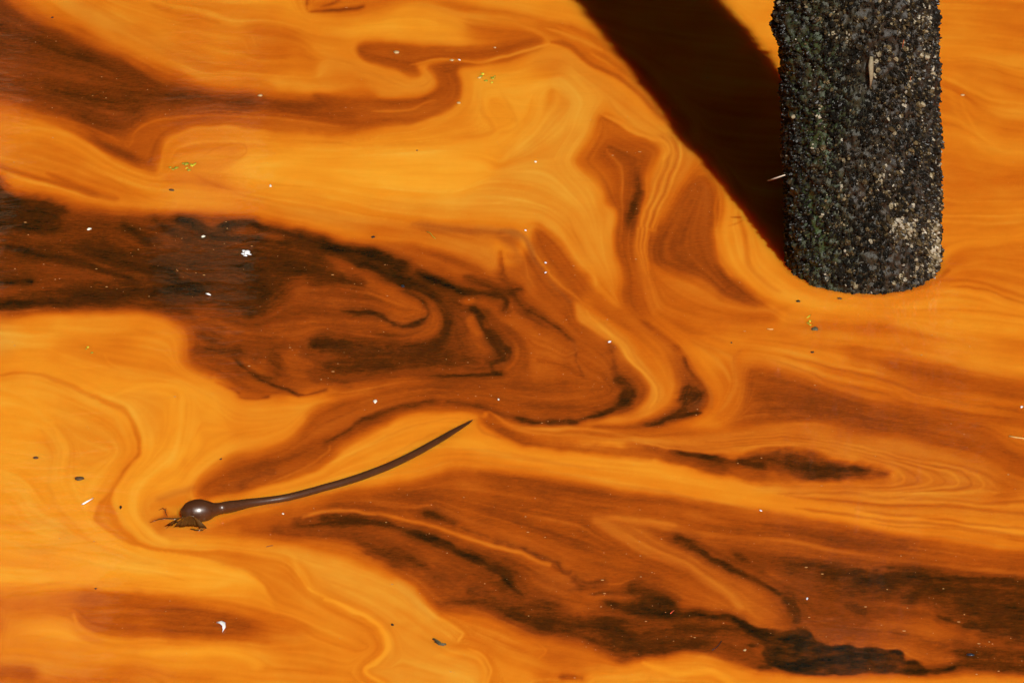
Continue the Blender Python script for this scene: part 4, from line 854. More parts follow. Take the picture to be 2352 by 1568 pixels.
# ---------------------------------------------------------------- added unseen dark block beyond: mirrored in the water, closes off the sky
blocker_wall_mat = plain('blocker_black', (0.010, 0.009, 0.008), 0.85, 0.3, 3)
greym = plain('blocker_grey', (0.14, 0.135, 0.13), 0.8, 0.35, 1.5)
def box_mesh(name, x0, x1, y0, y1, z0, z1):
    v = [(x, y, z) for x in (x0, x1) for y in (y0, y1) for z in (z0, z1)]
    return mesh_from(name, v, [(0, 1, 3, 2), (4, 6, 7, 5), (0, 4, 5, 1), (2, 3, 7, 6), (0, 2, 6, 4), (1, 5, 7, 3)])
BY = 46.0
bh = empty('far_sky_blocker', (0, BY, 0)); tag(bh, 'long dark unseen block added beyond the overhead blocker to close off the sky', 'light blocker')
link_mesh('wall', box_mesh('wall', -130, 130, 0, 8, -0.5, 11.5), blocker_wall_mat, bh)  # body of the added unseen far block
rm = mesh_from('blocker_roof', [(-130.6, -0.6, 11.52), (130.6, -0.6, 11.52), (130.6, 8.6, 11.52), (-130.6, 8.6, 11.52), (-130.6, 4, 15), (130.6, 4, 15)],
               [(0, 1, 5, 4), (2, 3, 4, 5), (0, 4, 3), (1, 2, 5), (0, 3, 2, 1)])
link_mesh('blocker_roof', rm, blocker_wall_mat, bh)

# ---------------------------------------------------------------- added unseen tan slope, sunlit to tint reflections through the slots
hv, hf = [], []; HX, HY = 60, 26
for j in range(HY):
    for i in range(HX):
        x = -420 + 840 * i / (HX - 1); y = 120 + 260 * j / (HY - 1); t = min(1, j / (HY - 8))
        hv.append((x, y, -1 + (185 * t ** 0.8) * (0.85 + 0.3 * mnoise.noise(Vector((x / 90, y / 90, 1)))) + 9 * t * mnoise.fractal(Vector((x / 30, y / 30, 4)), 1, 2, 3)))
for j in range(HY - 1):
    for i in range(HX - 1): a = j * HX + i; hf.append((a, a + 1, a + HX + 1, a + HX))
tag(link_mesh('tan_reflector', mesh_from('tan_reflector', hv, hf), plain('reflector_tan', (0.40, 0.32, 0.20), 0.9, 0.35, 0.05), None, True), kind='structure')

# ---------------------------------------------------------------- added unseen deck overhead: shuts out sky light to deepen the shadow,
# its slots placed so their reflections lie on the water as pale bands
blocker_mat = plain('blocker_dark', (0.012, 0.010, 0.008), 0.85, 0.4, 2)
DZ = 9.3
overhead_sky_blocker = empty('overhead_sky_blocker', (0, 2.35, DZ)); tag(overhead_sky_blocker, 'broad dark unseen slotted deck added overhead to shut out sky light', 'overhead_sky_blocker')
def mirrored(px, py):
    """Where a glance that leaves the water at the surveyed spot passes the overhead blocker."""
    p = on_water(px, py); d = p - Vector((0, 0, CAM_H)); t = DZ / -d.z
    return p.x + d.x * t, p.y + d.y * t - 2.35
holes = []
for a in tuple((-100 + 26 * k, -86 + 26 * k, -100, 1150) for k in range(9)) + tuple((132 + 7 * k, 136 + 7 * k, -100, 1100) for k in range(2)) + tuple((-100 + 26 * k, -84 + 26 * k, 1160, 1700) for k in range(15)) + tuple((300 + 26 * k, 312 + 26 * k, 1440, 1700) for k in range(5)) + tuple((445 + 26 * k, 453.5 + 26 * k, -100, 260 if k < 1 else 722 - 14 * (k % 3)) for k in range(8)) + (
          (1885, 1893, 600, 1130), (1935, 1941, 600, 1130), (1990, 1996, 600, 1130), (2070, 2078, 600, 1130), (2138, 2150, 600, 1130)):
    xa, ya = mirrored(a[0], a[2]); xb, yb = mirrored(a[1], a[2]); xc, yc = mirrored(a[1], a[3])
    holes.append((xa, xb, yc, ya))
xs = sorted({-130.0, 130.0} | {v for h in holes for v in h[:2]}); ys = sorted({0.0, BY - 2.4} | {min(v, BY - 2.4) for h in holes for v in h[2:]})
for xa, xb in zip(xs, xs[1:]):
    run = None
    for ya, yb in zip(ys, ys[1:]):
        mx, my = (xa + xb) / 2, (ya + yb) / 2
        if any(h[0] < mx < h[1] and h[2] < my < h[3] for h in holes):
            if run is not None: link_mesh('blocker_panel', box_mesh('blocker_panel', xa + .001, xb - .001, run, ya, 0.0, 0.12), blocker_mat, overhead_sky_blocker); run = None
        elif run is None: run = ya
    if run is not None: link_mesh('blocker_panel', box_mesh('blocker_panel', xa + .001, xb - .001, run, ys[-1], 0.0, 0.12), blocker_mat, overhead_sky_blocker)

# added unseen block behind the camera, kept under the sun line to cut sky fill
wh = empty('near_sky_blocker', (0, -16, 0)); tag(wh, 'long dark unseen block added behind the camera to cut sky light', 'light blocker')
link_mesh('wall', box_mesh('wall', -130, 130, -14, 0, -0.5, 17.2), blocker_wall_mat, wh)  # body of the added unseen near block
link_mesh('blocker_roof', mesh_from('blocker_roof', [(-130.6, 0.6, 17.22), (130.6, 0.6, 17.22), (130.6, -14.6, 17.22), (-130.6, -14.6, 17.22), (-130.6, -7, 20), (130.6, -7, 20)],
               [(0, 4, 5, 1), (2, 5, 4, 3), (0, 3, 4), (1, 5, 2), (0, 1, 2, 3)]), blocker_wall_mat, wh)

# ---------------------------------------------------------------- the barnacled pile
PR = 0.186
base = on_water(1983, 604); LEAN = -0.047
pile = empty('mooring_pile', base)
tag(pile, 'thick round timber pile crusted black with barnacles rising out of the orange water', 'pile')

def core_r(a, z):
    n = mnoise.fractal(Vector((math.cos(a) * 1.1, math.sin(a) * 1.1, z * 3)) * 3.0, 1.0, 2.0, 3)
    n2 = mnoise.fractal(Vector((math.cos(a), math.sin(a), z * 5.4)) * 14.0, 0.9, 2.0, 2)
    bulge = 0.016 * math.exp(-((z - 0.635) / 0.045) ** 2) * max(0, math.cos(a - math.pi * 1.02)) ** 2   # knot near the top left
    n3 = mnoise.noise(Vector((math.cos(a) * PR, math.sin(a) * PR, z * 0.8)) * 70.0)
    d = math.degrees(a) % 360
    dent = 0.020 * math.exp(-((d - 274) / 7.5) ** 2 - ((z - 0.575) / 0.055) ** 2)
    return PR - 0.003 + 0.005 * n + 0.006 * n2 + 0.0085 * n3 + bulge - dent + 0.003 + 0.003 * min(1, max(0, z) / 0.7)
def pile_pt(a, z, r): return Vector((math.cos(a) * r + LEAN * z, math.sin(a) * r, z))

def pile_material():
    m = N('pile_skin'); at = m.n('Attribute', attribute_name='tint')
    v = m.coord((1, 1, 0.6))
    n1 = m.noise(v, 90, 5, 0.65); n2 = m.noise(v, 14, 4, 0.6)
    c = m.ramp(n1, [(0.3, (0.008, 0.007, 0.006)), (0.55, (0.022, 0.016, 0.010)), (0.72, (0.045, 0.033, 0.019)), (0.85, (0.085, 0.064, 0.038))])
    gm = m.math('MULTIPLY', at.outputs['Fac'], m.math('MULTIPLY_ADD', n2, 3.2, -1.1, clamp=True))
    c = m.mix(gm, c, (0.022, 0.045, 0.010))
    m.bsdf(c, m.math('MULTIPLY_ADD', n1, 0.5, 0.22), 1.45, m.noise(v, 240, 4, 0.7), 0.6, 0.004)
    return m.m
NA, verts, tint = 420, [], []
zs = list(np.arange(-0.35, 0.9, 0.0045)) + list(np.arange(0.9, 3.35, 0.03))
for z in zs:
    for i in range(NA):
        a = 2 * math.pi * i / NA
        verts.append(pile_pt(a, z, core_r(a, z)))
        tint.append(max(0.0, math.cos(a - math.pi * 1.24)) ** 5)
faces = [(j * NA + i, j * NA + (i + 1) % NA, (j + 1) * NA + (i + 1) % NA, (j + 1) * NA + i) for j in range(len(zs) - 1) for i in range(NA)]
faces.append(tuple((len(zs) - 1) * NA + i for i in range(NA)))
me = mesh_from('timber', verts, faces)
at = me.attributes.new('tint', 'FLOAT', 'POINT'); at.data.foreach_set('value', tint)
link_mesh('timber', me, pile_material(), pile, True)

# barnacles: a ring of plates about a mouth, one kind of mesh in several casts
def barnacle_geo(r, h, seed, sides=7):
    rr = random.Random(seed); v = []; f = []
    for k, (q, z) in enumerate(((1.0, -0.2), (0.62, 0.8), (0.42, 1.0), (0.26, 0.55))):
        for i in range(sides):
            a = 2 * math.pi * i / sides + rr.uniform(-.2, .2)
            s = q * (1 + rr.uniform(-.18, .18))
            v.append((math.cos(a) * r * s, math.sin(a) * r * s, h * (z + rr.uniform(-.14, .14))))
    for k in range(3):
        for i in range(sides):
            f.append((k * sides + i, k * sides + (i + 1) % sides, (k + 1) * sides + (i + 1) % sides, (k + 1) * sides + i))
    f.append(tuple(3 * sides + i for i in range(sides)))
    return v, f
def shell_mat(name):
    m = N(name); at = m.n('Attribute', attribute_name='shade', attribute_type='GEOMETRY')
    v = m.coord(); n = m.noise(v, 420, 3, 0.7)
    c = m.ramp(at.outputs['Fac'], [(0.0, (0.006, 0.005, 0.004)), (0.36, (0.016, 0.010, 0.005)), (0.58, (0.062, 0.039, 0.015)), (0.77, (0.21, 0.145, 0.065)), (0.9, (0.42, 0.34, 0.21)), (1.0, (0.58, 0.51, 0.39))])
    c = m.mix(m.math('MULTIPLY_ADD', n, 1.6, -0.35, clamp=True), c, (0.008, 0.007, 0.005))
    m.bsdf(c, 0.34, 1.45, n, 0.5, 0.001, 0.28)
    return m.m
SM = shell_mat('barnacle_shell')

def surf(a, z):
    r = core_r(a, z); p = pile_pt(a, z, r); n = Vector((math.cos(a), math.sin(a), 0))
    return p, n
rnd = random.Random(11)
def shade_at(a, z):
    """How pale the shells are here: bare pale patches lower right, slime and painted shade darken the left flank."""
    d = math.degrees(a) % 360
    cl = mnoise.noise(Vector((math.cos(a) * 9, math.sin(a) * 9, z * 34))) + 0.8 * mnoise.noise(Vector((math.cos(a) * 2.6 + 5, math.sin(a) * 2.6, z * 9)))
    s = rnd.betavariate(1.2, 2.6) * 0.95 + 0.50 * cl - 0.10
    def patch(d0, z0, sd, sz, k):
        return k * math.exp(-((d - d0) / sd) ** 2 - ((z - z0) / sz) ** 2)
    s += patch(336, 0.09, 15, 0.10, 0.75) + patch(301, 0.165, 12, 0.03, 0.5) + patch(308, 0.03, 24, 0.028, 0.4) + patch(325, 0.60, 18, 0.06, 0.4) + patch(262, 0.68, 30, 0.05, 0.15) + patch(285, 0.62, 8, 0.03, 0.3)
    s -= patch(205, 0.3, 28, 0.6, 0.45) + patch(272, 0.50, 6, 0.05, 0.3)  # shaded left flank and dark hollow put into the shell tone
    if rnd.random() < 0.06: s += 0.5
    return min(1, max(0, s))
protos = [barnacle_geo(1, 1, s, 5) for s in range(12)]
vs_, fs_, sh_ = [], [], []
def add_shell(a, z, r, h, shade):
    p, n = surf(a, z)
    n = (n + Vector((rnd.uniform(-.35, .35), rnd.uniform(-.35, .35), rnd.uniform(-.5, .2)))).normalized()
    q = n.to_track_quat('Z', 'Y').to_matrix()
    spin = Matrix.Rotation(rnd.uniform(0, 6.28), 3, 'Z')
    M3 = q @ spin; pv, pf = rnd.choice(protos); b = len(vs_)
    for v in pv:
        w = M3 @ Vector((v[0] * r, v[1] * r * 0.85, v[2] * h)); vs_.append((p.x + w.x, p.y + w.y, p.z + w.z)); sh_.append(shade)
    for f in pf: fs_.append(tuple(b + k for k in f))
for k in range(33000):
    front = rnd.random() < 0.82
    a = R(rnd.uniform(175, 365)) if front else R(rnd.uniform(0, 360))
    z = rnd.uniform(-0.03, 0.92)
    hole = math.hypot((math.degrees(a) - 274) / 8.0, (z - 0.575) / 0.055)
    if hole < 0.6 + 0.5 * rnd.random(): continue
    sz = mnoise.noise(Vector((math.cos(a) * 4 + 7, math.sin(a) * 4, z * 13)))
    if mnoise.noise(Vector((math.cos(a) * 5 - 3, math.sin(a) * 5, z * 16 + 2))) > 0.27 and rnd.random() < 0.8: continue   # bare patches
    r = (0.0019 + 0.0042 * rnd.random() ** 3) * (1.0 + 0.6 * max(-0.3, sz)) * (0.6 if z < 0.02 else 1) * (0.8 if math.cos(a) < -0.45 else 1.05)
    add_shell(a, z, r, r * rnd.uniform(0.7, 1.7), shade_at(a, z))
for k in range(2600):
    a = R(rnd.uniform(0, 360)); z = rnd.uniform(0.92, 2.9); r = rnd.uniform(0.006, 0.012)
    add_shell(a, z, r, r * rnd.uniform(0.7, 1.5), shade_at(a, z))
me = mesh_from('barnacle_crust', vs_, fs_)
at = me.attributes.new('shade', 'FLOAT', 'POINT'); at.data.foreach_set('value', sh_)
crust = link_mesh('barnacle_crust', me, SM, pile); crust['kind'] = 'stuff'

# the bigger shells, each a piece of its own
casts = []
for s in range(18):
    v, f = barnacle_geo(1, 1, 100 + s, 8)
    me = mesh_from('barnacle', v, f); me.materials.append(SM)
    at = me.attributes.new('shade', 'FLOAT', 'POINT')
    lvl = (0.25, 0.4, 0.5, 0.62, 0.74, 0.9)[s % 6]
    at.data.foreach_set('value', [min(1, max(0, lvl + random.uniform(-.12, .12))) for _ in v]); casts.append((lvl, me))
spots = []
clumps = [(324, .60, 5), (300, .665, 6), (252, .665, 5), (265, .64, 4), (318, .48, 5), (345, .53, 6), (350, .40, 5), (287, .615, 5), (278, .575, 5), (236, .70, 4),
          (338, .12, 8), (345, .05, 8), (330, .02, 6), (310, .06, 6), (300, .15, 6), (322, .17, 6), (350, .2, 6), (290, .02, 5), (262, .14, 4), (240, .36, 4),
          (190, .665, 9), (184, .63, 5), (197, .70, 5), (185, .45, 4), (186, .28, 4), (188, .12, 4), (270, .44, 4), (292, .43, 4), (305, .30, 4), (268, .30, 3)]
for d, z, n in clumps:
    for _ in range(n + 2): spots.append((d + rnd.gauss(0, 2.6), z + rnd.gauss(0, .011), rnd.uniform(.0045, .0090)))
while len(spots) < 300: spots.append((rnd.uniform(180, 360), rnd.uniform(0.0, .74), rnd.uniform(.0040, .0068)))
for d, z, r in spots[:300]:
    a = R(d); p, n = surf(a, max(z, 0.006)); want = shade_at(a, z) + (0.42 if r > .0072 else 0.12)
    me = min(casts, key=lambda c: abs(c[0] - want) + rnd.random() * 0.25)[1]
    o = link_mesh('barnacle', me, None, pile)
    n = (n + Vector((rnd.uniform(-.3, .3), rnd.uniform(-.3, .3), rnd.uniform(-.3, .3)))).normalized()
    o.location = p + n * 0.001; o.rotation_euler = n.to_track_quat('Z', 'Y').to_euler()
    o.rotation_euler.rotate_axis('Z', rnd.uniform(0, 6.28)); o.scale = (r, r * 0.9, r * rnd.uniform(0.6, 1.1))

# the splintered sliver in the hollow of the pile
def strip(name, pts, w, mat, parent=None, th=0.001, up=Vector((0, 0, 1))):
    """A tapering sliver swept along points: widths w, thickness th."""
    v, f = [], []; n = len(pts)
    for i, p in enumerate(pts):
        p = Vector(p); d = (Vector(pts[min(i + 1, n - 1)]) - Vector(pts[max(i - 1, 0)])).normalized()
        s = d.cross(up)
        s = s.normalized() if s.length > 1e-5 else Vector((1, 0, 0))
        u = s.cross(d).normalized(); ww = w[i] if hasattr(w, '__len__') else w; tw = th[i] if hasattr(th, '__len__') else th
        for k in range(6):
            a = math.pi * k / 3; v.append(p + s * math.cos(a) * ww + u * math.sin(a) * tw)
    for i in range(n - 1):
        for k in range(6): f.append((i * 6 + k, i * 6 + (k + 1) % 6, (i + 1) * 6 + (k + 1) % 6, (i + 1) * 6 + k))
    f.append(tuple(range(5, -1, -1))); f.append(tuple((n - 1) * 6 + k for k in range(6)))
    return link_mesh(name, mesh_from(name, v, f), mat, parent, True)
a = R(277); nrm = Vector((math.cos(a), math.sin(a), 0))
P0 = pile_pt(a, 0.0, PR)
tanm = plain('sliver_wood', (0.20, 0.16, 0.095), 0.7, 0.5, 200)
strip('splinter', [pile_pt(R(276.5), .618, PR - .002), pile_pt(R(275.5), .600, PR + .008), pile_pt(R(275.5), .570, PR + .010), pile_pt(R(274.8), .543, PR + .008)],
      [.0045, .0068, .0050, .0012], tanm, pile, [.003, .004, .003, .001], up=nrm)

# twig caught on the left flank
def at_px(x, y, yd):
    """A point on the plane y = yd seen at the surveyed spot."""
    p = on_water(x, y); d = p - Vector((0, 0, CAM_H)); t = yd / d.y
    return Vector((d.x * t, yd, CAM_H + d.z * t))
tw = strip('twig', [at_px(1763, 415, base.y - .03) , at_px(1781, 409.5, base.y - .05), at_px(1803, 402, base.y - .075)], [.0016, .0022, .0016], plain('bleached_twig', (.55, .46, .36), .6, .2, 300), None, [.0014, .002, .0014])
tag(tw, 'short bleached twig poking out of the left flank of the barnacled pile', 'twig')
needm = plain('orange_needle', (.45, .09, .02), .5, .2, 200)
for (x, y, dx, dy_, lab) in ((2076, 101, -3, 9, 'orange conifer needle stuck high on the barnacled pile right of the splinter'),
                             (2091, 182, 1, 5, 'short orange needle stuck on the pile below the longer needle')):
    yd = base.y - 0.195
    o = strip('pine_needle', [at_px(x, y - dy_, yd), at_px(x + dx * .5, y, yd - .002), at_px(x + dx, y + dy_, yd)], .0008, needm, None, .0006)
    tag(o, lab, 'needle')

# ---------------------------------------------------------------- bull kelp
def kelp_mat():
    m = N('kelp_skin'); v = m.coord(); n = m.noise(v, 30, 4, 0.6); f = m.noise(v, 500, 2, 0.5)
    c = m.mix(n, (0.036, 0.011, 0.004), (0.066, 0.022, 0.007))
    sp = m.math('MULTIPLY_ADD', f, 14.0, -9.6, clamp=True)
    c = m.mix(sp, c, (0.26, 0.18, 0.10))
    c = m.mix(m.math('MULTIPLY_ADD', m.noise(m.coord((1, 6, 1)), 22, 3, 0.6), 6, -4.0, clamp=True), c, (0.11, 0.085, 0.06))
    m.bsdf(c, m.math('MULTIPLY_ADD', n, 0.12, 0.27), 1.5, m.noise(v, 160, 3, 0.5), 0.16, 0.001, 0.75)
    return m.m
KM = kelp_mat()
def Z6(x, y): return ((450 + x * .2551) / 1.40306, (1500 + y * .2551) / 1.40306)
def Z7(x, y): return ((1050 + x * .2551) / 1.40306, (1280 + y * .2551) / 1.40306)
kb = on_water(*Z6(720, 640))
kelp = empty('bull_kelp', kb)
tag(kelp, 'glossy brown bull kelp with round float and long stalk lying in the water', 'kelp')
def loft(name, rings, mat, parent, seg=28, off=Vector(), caps=(True, True)):
    """rings: (centre, radius)"""
    v, f = [], []; n = len(rings)
    for i, (p, r) in enumerate(rings):
        d = (rings[min(i + 1, n - 1)][0] - rings[max(i - 1, 0)][0]).normalized()
        s = d.cross(Vector((0, 0, 1))).normalized(); u = s.cross(d).normalized()
        for k in range(seg):
            a = 2 * math.pi * k / seg; v.append(p - off + s * math.cos(a) * r + u * math.sin(a) * r)
    for i in range(n - 1):
        for k in range(seg): f.append((i * seg + k, i * seg + (k + 1) % seg, (i + 1) * seg + (k + 1) % seg, (i + 1) * seg + k))
    if caps[0]: f.append(tuple(range(seg - 1, -1, -1)))
    if caps[1]: f.append(tuple((n - 1) * seg + k for k in range(seg)))
    return link_mesh(name, mesh_from(name, v, f), mat, parent, True)
ZS = .2551 / 1.40306 / 1030.0                       # one detail unit in metres
def smooth_rings(ctrl, sub):
    out = []; n = len(ctrl)
    for i in range(n - 1):
        a, b, c, d = ctrl[max(i - 1, 0)], ctrl[i], ctrl[i + 1], ctrl[min(i + 2, n - 1)]
        for k in range(sub):
            t = k / sub
            h = lambda p0, p1, p2, p3: 0.5 * ((2 * p1) + (p2 - p0) * t + (2 * p0 - 5 * p1 + 4 * p2 - p3) * t * t + (3 * p1 - p0 - 3 * p2 + p3) * t ** 3)
            out.append((h(a[0], b[0], c[0], d[0]), max(1e-4, h(a[1], b[1], c[1], d[1]))))
    out.append(ctrl[-1]); return out
zl = 0.015
fl = [(527, 606, 8), (534, 604, 38), (552, 600, 68), (585, 595, 97), (635, 587, 122), (700, 580, 136), (760, 575, 138), (820, 570, 128), (880, 560, 105), (930, 553, 84), (980, 543, 70), (1030, 535, 67)]
ctrl = [(on_water(*Z6(x, y), z=zl), r * ZS * (1.13 if x < 900 else 1.08) ) for x, y, r in fl]
loft('float', smooth_rings(ctrl, 4), KM, kelp, 40, kb, (True, False))
st = [Z6(1006, 539) + (60,), Z6(1024, 536) + (65.8,), Z6(1042, 533) + (67.4,), Z6(1090, 525) + (70,), Z6(1160, 514) + (70,), Z6(1260, 497) + (63,), Z6(1400, 472) + (55,), Z6(1600, 447) + (50,), Z6(1850, 408) + (48,), Z6(2100, 346) + (47,), Z6(2352, 276) + (47,),
      Z7(250, 1068) + (48,), Z7(500, 985) + (48,), Z7(800, 868) + (47,), Z7(1100, 726) + (46,), Z7(1400, 562) + (44,), Z7(1600, 445) + (38,), Z7(1750, 360) + (30,), Z7(1850, 305) + (22,), Z7(1930, 275) + (16,)]
ctrl = []
for i, (x, y, r) in enumerate(st):
    g = min(1, max(0, i - 2) / 5.0); f = max(0, (i - 12) / 7.0); z = zl * (1 - g) + 0.0035 * g - 0.0098 * f ** 1.8
    ctrl.append((on_water(x, y, z=z), r * ZS * 1.08))
loft('stalk', smooth_rings(ctrl, 8), KM, kelp, 40, kb, (False, True))
# blades: thin olive straps hanging from the float into the water
def blade_mat():
    m = N('kelp_blade'); n = m.noise(m.coord((1, 1, 1)), 120, 3, 0.6)
    c = m.mix(n, (0.040, 0.018, 0.005), (0.105, 0.050, 0.012))
    b = m.bsdf(c, 0.16, 1.45, n, 0.2, 0.001); b.inputs['Transmission Weight'].default_value = 0.0
    return m.m
BM = blade_mat()
def ribbon(name, pts, w, mat, parent, side, off):
    v, f = [], []; n = len(pts)
    for i, p in enumerate(pts):
        ww = w[i]
        for s, zz in ((-1, 0), (-.4, .12), (.4, .12), (1, 0)):
            v.append(p - off + side * ww * s + Vector((0, 0, ww * zz)))
    for i in range(n - 1):
        for k in range(3): f.append((i * 4 + k, i * 4 + k + 1, i * 4 + k + 5, i * 4 + k + 4))
    o = link_mesh(name, mesh_from(name, v, f), mat, parent, True)
    sd = o.modifiers.new('thickness', 'SOLIDIFY'); sd.thickness = 0.0007
    return o
for (x0, y0, x1, y1, w0, w1) in ((560, 650, 360, 760, 5, 30), (575, 648, 470, 772, 5, 26), (600, 640, 520, 775, 5, 14), (612, 636, 555, 770, 4, 9), (625, 634, 580, 765, 4, 16), (632, 632, 612, 762, 4, 12),
                         (640, 630, 640, 765, 5, 22), (650, 630, 672, 765, 4, 12), (660, 630, 705, 770, 5, 12), (672, 636, 800, 790, 6, 34), (688, 640, 740, 770, 4, 16)):
    za = 0.034; zb = 0.0005
    A = on_water(*Z6(x0, y0), z=za); B = on_water(*Z6(x1, y1), z=zb)
    pts = []
    for k in range(6):
        t = k / 5; p = A.lerp(B, t); p.z += 0.004 * math.sin(math.pi * t); pts.append(p)
    ribbon('blade', pts, [(w0 + (w1 * 1.5 - w0) * (k / 5) ** 1.2) * ZS for k in range(6)], BM, kelp, Vector((1.0, 0.1, 0.0)), kb)
for pts, w in ((((540, 655), (440, 668), (330, 662), (230, 678), (130, 715)), (16, 20, 15, 12, 4)), (((520, 690), (450, 715), (390, 745), (330, 790)), (22, 30, 30, 10)),
               (((350, 640), (330, 600), (320, 560), (335, 530)), (10, 12, 8, 3)), (((640, 800), (720, 815), (800, 812), (830, 790)), (8, 16, 14, 4)), (((330, 560), (290, 535), (240, 560)), (9, 12, 5))):
    ribbon('blade', [on_water(*Z6(*p), z=0.0012) for p in pts], [x * ZS for x in w], BM, kelp, Vector((0.25, 0.95, 0)), kb)

# ---------------------------------------------------------------- small things afloat
MT = dict(white=plain('feather_white', (.82, .82, .84), .5, .08, 200), cream=plain('shell_cream', (.80, .74, .58), .4, .12, 200), green=plain('leaf_green', (.26, .27, .02), .35, .3, 150),
          yellow=plain('leaf_yellow', (.55, .48, .03), .3, .2, 150), brown=plain('bark_brown', (.07, .035, .014), .7, .5, 200), black=plain('soot_black', (.012, .009, .007), .6, .3, 200),
          straw=plain('straw_gold', (.62, .38, .12), .45, .2, 200), red=plain('twig_red', (.55, .08, .03), .5, .2, 200), blue=plain('chip_blue', (.02, .024, .035), .3, .3, 200), tan=plain('foam_tan', (.46, .30, .13), .5, .2, 200),
          grey=plain('chip_grey', (.085, .070, .035), .6, .5, 200))
def lump(name, x, y, w, h, mat, seed, parent=None, rot=0, off=None, z=None, nseg=9):
    """A small irregular flake: w by h detail units of the survey sheet."""
    rr = random.Random(seed); p = on_water(x, y); s = 1 / (FPX / math.hypot(p.length, CAM_H) )
    rx, ry = w * s / 2, h * s / 2 / 0.42
    t = min(rx, ry) * 0.45; v, f = [], []
    prof = [(1 + rr.uniform(-.28, .28)) for _ in range(nseg)]
    for q, zz in ((0.72, -0.3), (1.0, 0.25), (0.62, 0.85)):
        for k in range(nseg):
            a = 2 * math.pi * k / nseg; c, sn = math.cos(a) * rx * prof[k] * q, math.sin(a) * ry * prof[k] * q
            v.append((c * math.cos(rot) - sn * math.sin(rot), c * math.sin(rot) + sn * math.cos(rot), t * (zz + rr.uniform(-.15, .15))))
    v.append((0, 0, t * 1.0))
    for r_ in range(2):
        for k in range(nseg): f.append((r_ * nseg + k, r_ * nseg + (k + 1) % nseg, (r_ + 1) * nseg + (k + 1) % nseg, (r_ + 1) * nseg + k))
    for k in range(nseg): f.append((2 * nseg + k, 2 * nseg + (k + 1) % nseg, 3 * nseg))
    f.append(tuple(range(nseg - 1, -1, -1)))
    o = link_mesh(name, mesh_from(name, v, f), MT[mat], parent, True)
    o.location = (p - off) if off is not None else p
    return o
def leafy(name, pieces, label, cat='leaves'):
    p0 = on_water(*pieces[0][:2]); e = empty(name, p0); tag(e, label, cat)
    for i, (x, y, w, h, mt) in enumerate(pieces): lump('leaf', x, y, w, h, mt, 300 + i * 7 + int(x), e, random.uniform(-.6, .6), p0)
    return e
leafy('leaf_cluster', [(1109, 170, 9, 5, 'yellow'), (1104, 176, 9, 4, 'green'), (1101, 179, 8, 4, 'straw'), (1131, 180, 9, 6, 'green'), (1116, 186, 9, 4, 'green'), (1130, 190, 6, 4, 'yellow'), (1136, 176, 5, 3, 'green')],
      'loose raft of small yellow green leaf scraps near the upper edge between two swirls')
leafy('leaf_cluster', [(428, 377, 10, 7, 'green'), (421, 376, 6, 5, 'green'), (440, 380, 10, 7, 'yellow'), (447, 378, 6, 7, 'yellow'), (405, 386, 9, 6, 'green'), (397, 389, 6, 4, 'green'), (391, 385, 7, 3, 'green'), (434, 391, 8, 4, 'green'), (429, 386, 5, 4, 'yellow')],
      'clump of glistening yellow green leaf scraps above the dark basin')
leafy('leaf_cluster', [(1857, 727, 4, 8, 'yellow'), (1860, 737, 7, 6, 'yellow'), (1856, 742, 6, 5, 'green'), (1861, 746, 5, 4, 'yellow')], 'upright yellow bud cluster floating just below the pile')
leafy('leaf_cluster', [(202, 797, 7, 4, 'yellow'), (198, 801, 4, 3, 'green'), (211, 810, 6, 3, 'green')], 'tiny pair of yellow leaf scraps on the orange lobe below the dark basin')

def feather(pts, w, label, mat='white'):
    P_ = [on_water(*p, z=0.0015 + 0.004 * math.sin(math.pi * i / (len(pts) - 1))) for i, p in enumerate(pts)]; p0 = P_[0].copy()
    e = empty('feather', p0); tag(e, label, 'feather')
    sc = 1 / 1000.0
    ribbon('vane', P_, [x * sc for x in w], MT[mat], e, Vector((0.35, 0.93, 0)).normalized(), p0)
    strip('shaft', [p - p0 + Vector((0, 0, .0016)) for p in P_], .0006, MT['cream'], e, .0005)
    return e
feather([(188, 1158), (196, 1154), (205, 1149), (214, 1144)], [2, 9, 8, 2], 'small straight white feather left of the kelp float')
feather([(498, 1429), (507, 1428), (514, 1433), (515, 1443), (511, 1450)], [2, 6, 8, 7, 2], 'curled white feather on the orange water near the lower edge')
feather([(472, 674), (478, 675), (484, 678)], [2, 4, 2], 'tiny bent white feather on the dark water')
p0 = on_water(565, 580); fe = empty('feather_tuft', p0); tag(fe, 'ragged white feather tuft on the dark water, largest white scrap', 'feather')
for i, (x, y, w, h) in enumerate(((567, 580, 14, 9), (560, 577, 9, 5), (558, 583, 8, 4), (564, 587, 9, 4), (572, 584, 6, 5))): lump('tuft', x, y, w, h, 'white', 500 + i, fe, 0.3 * i, p0)

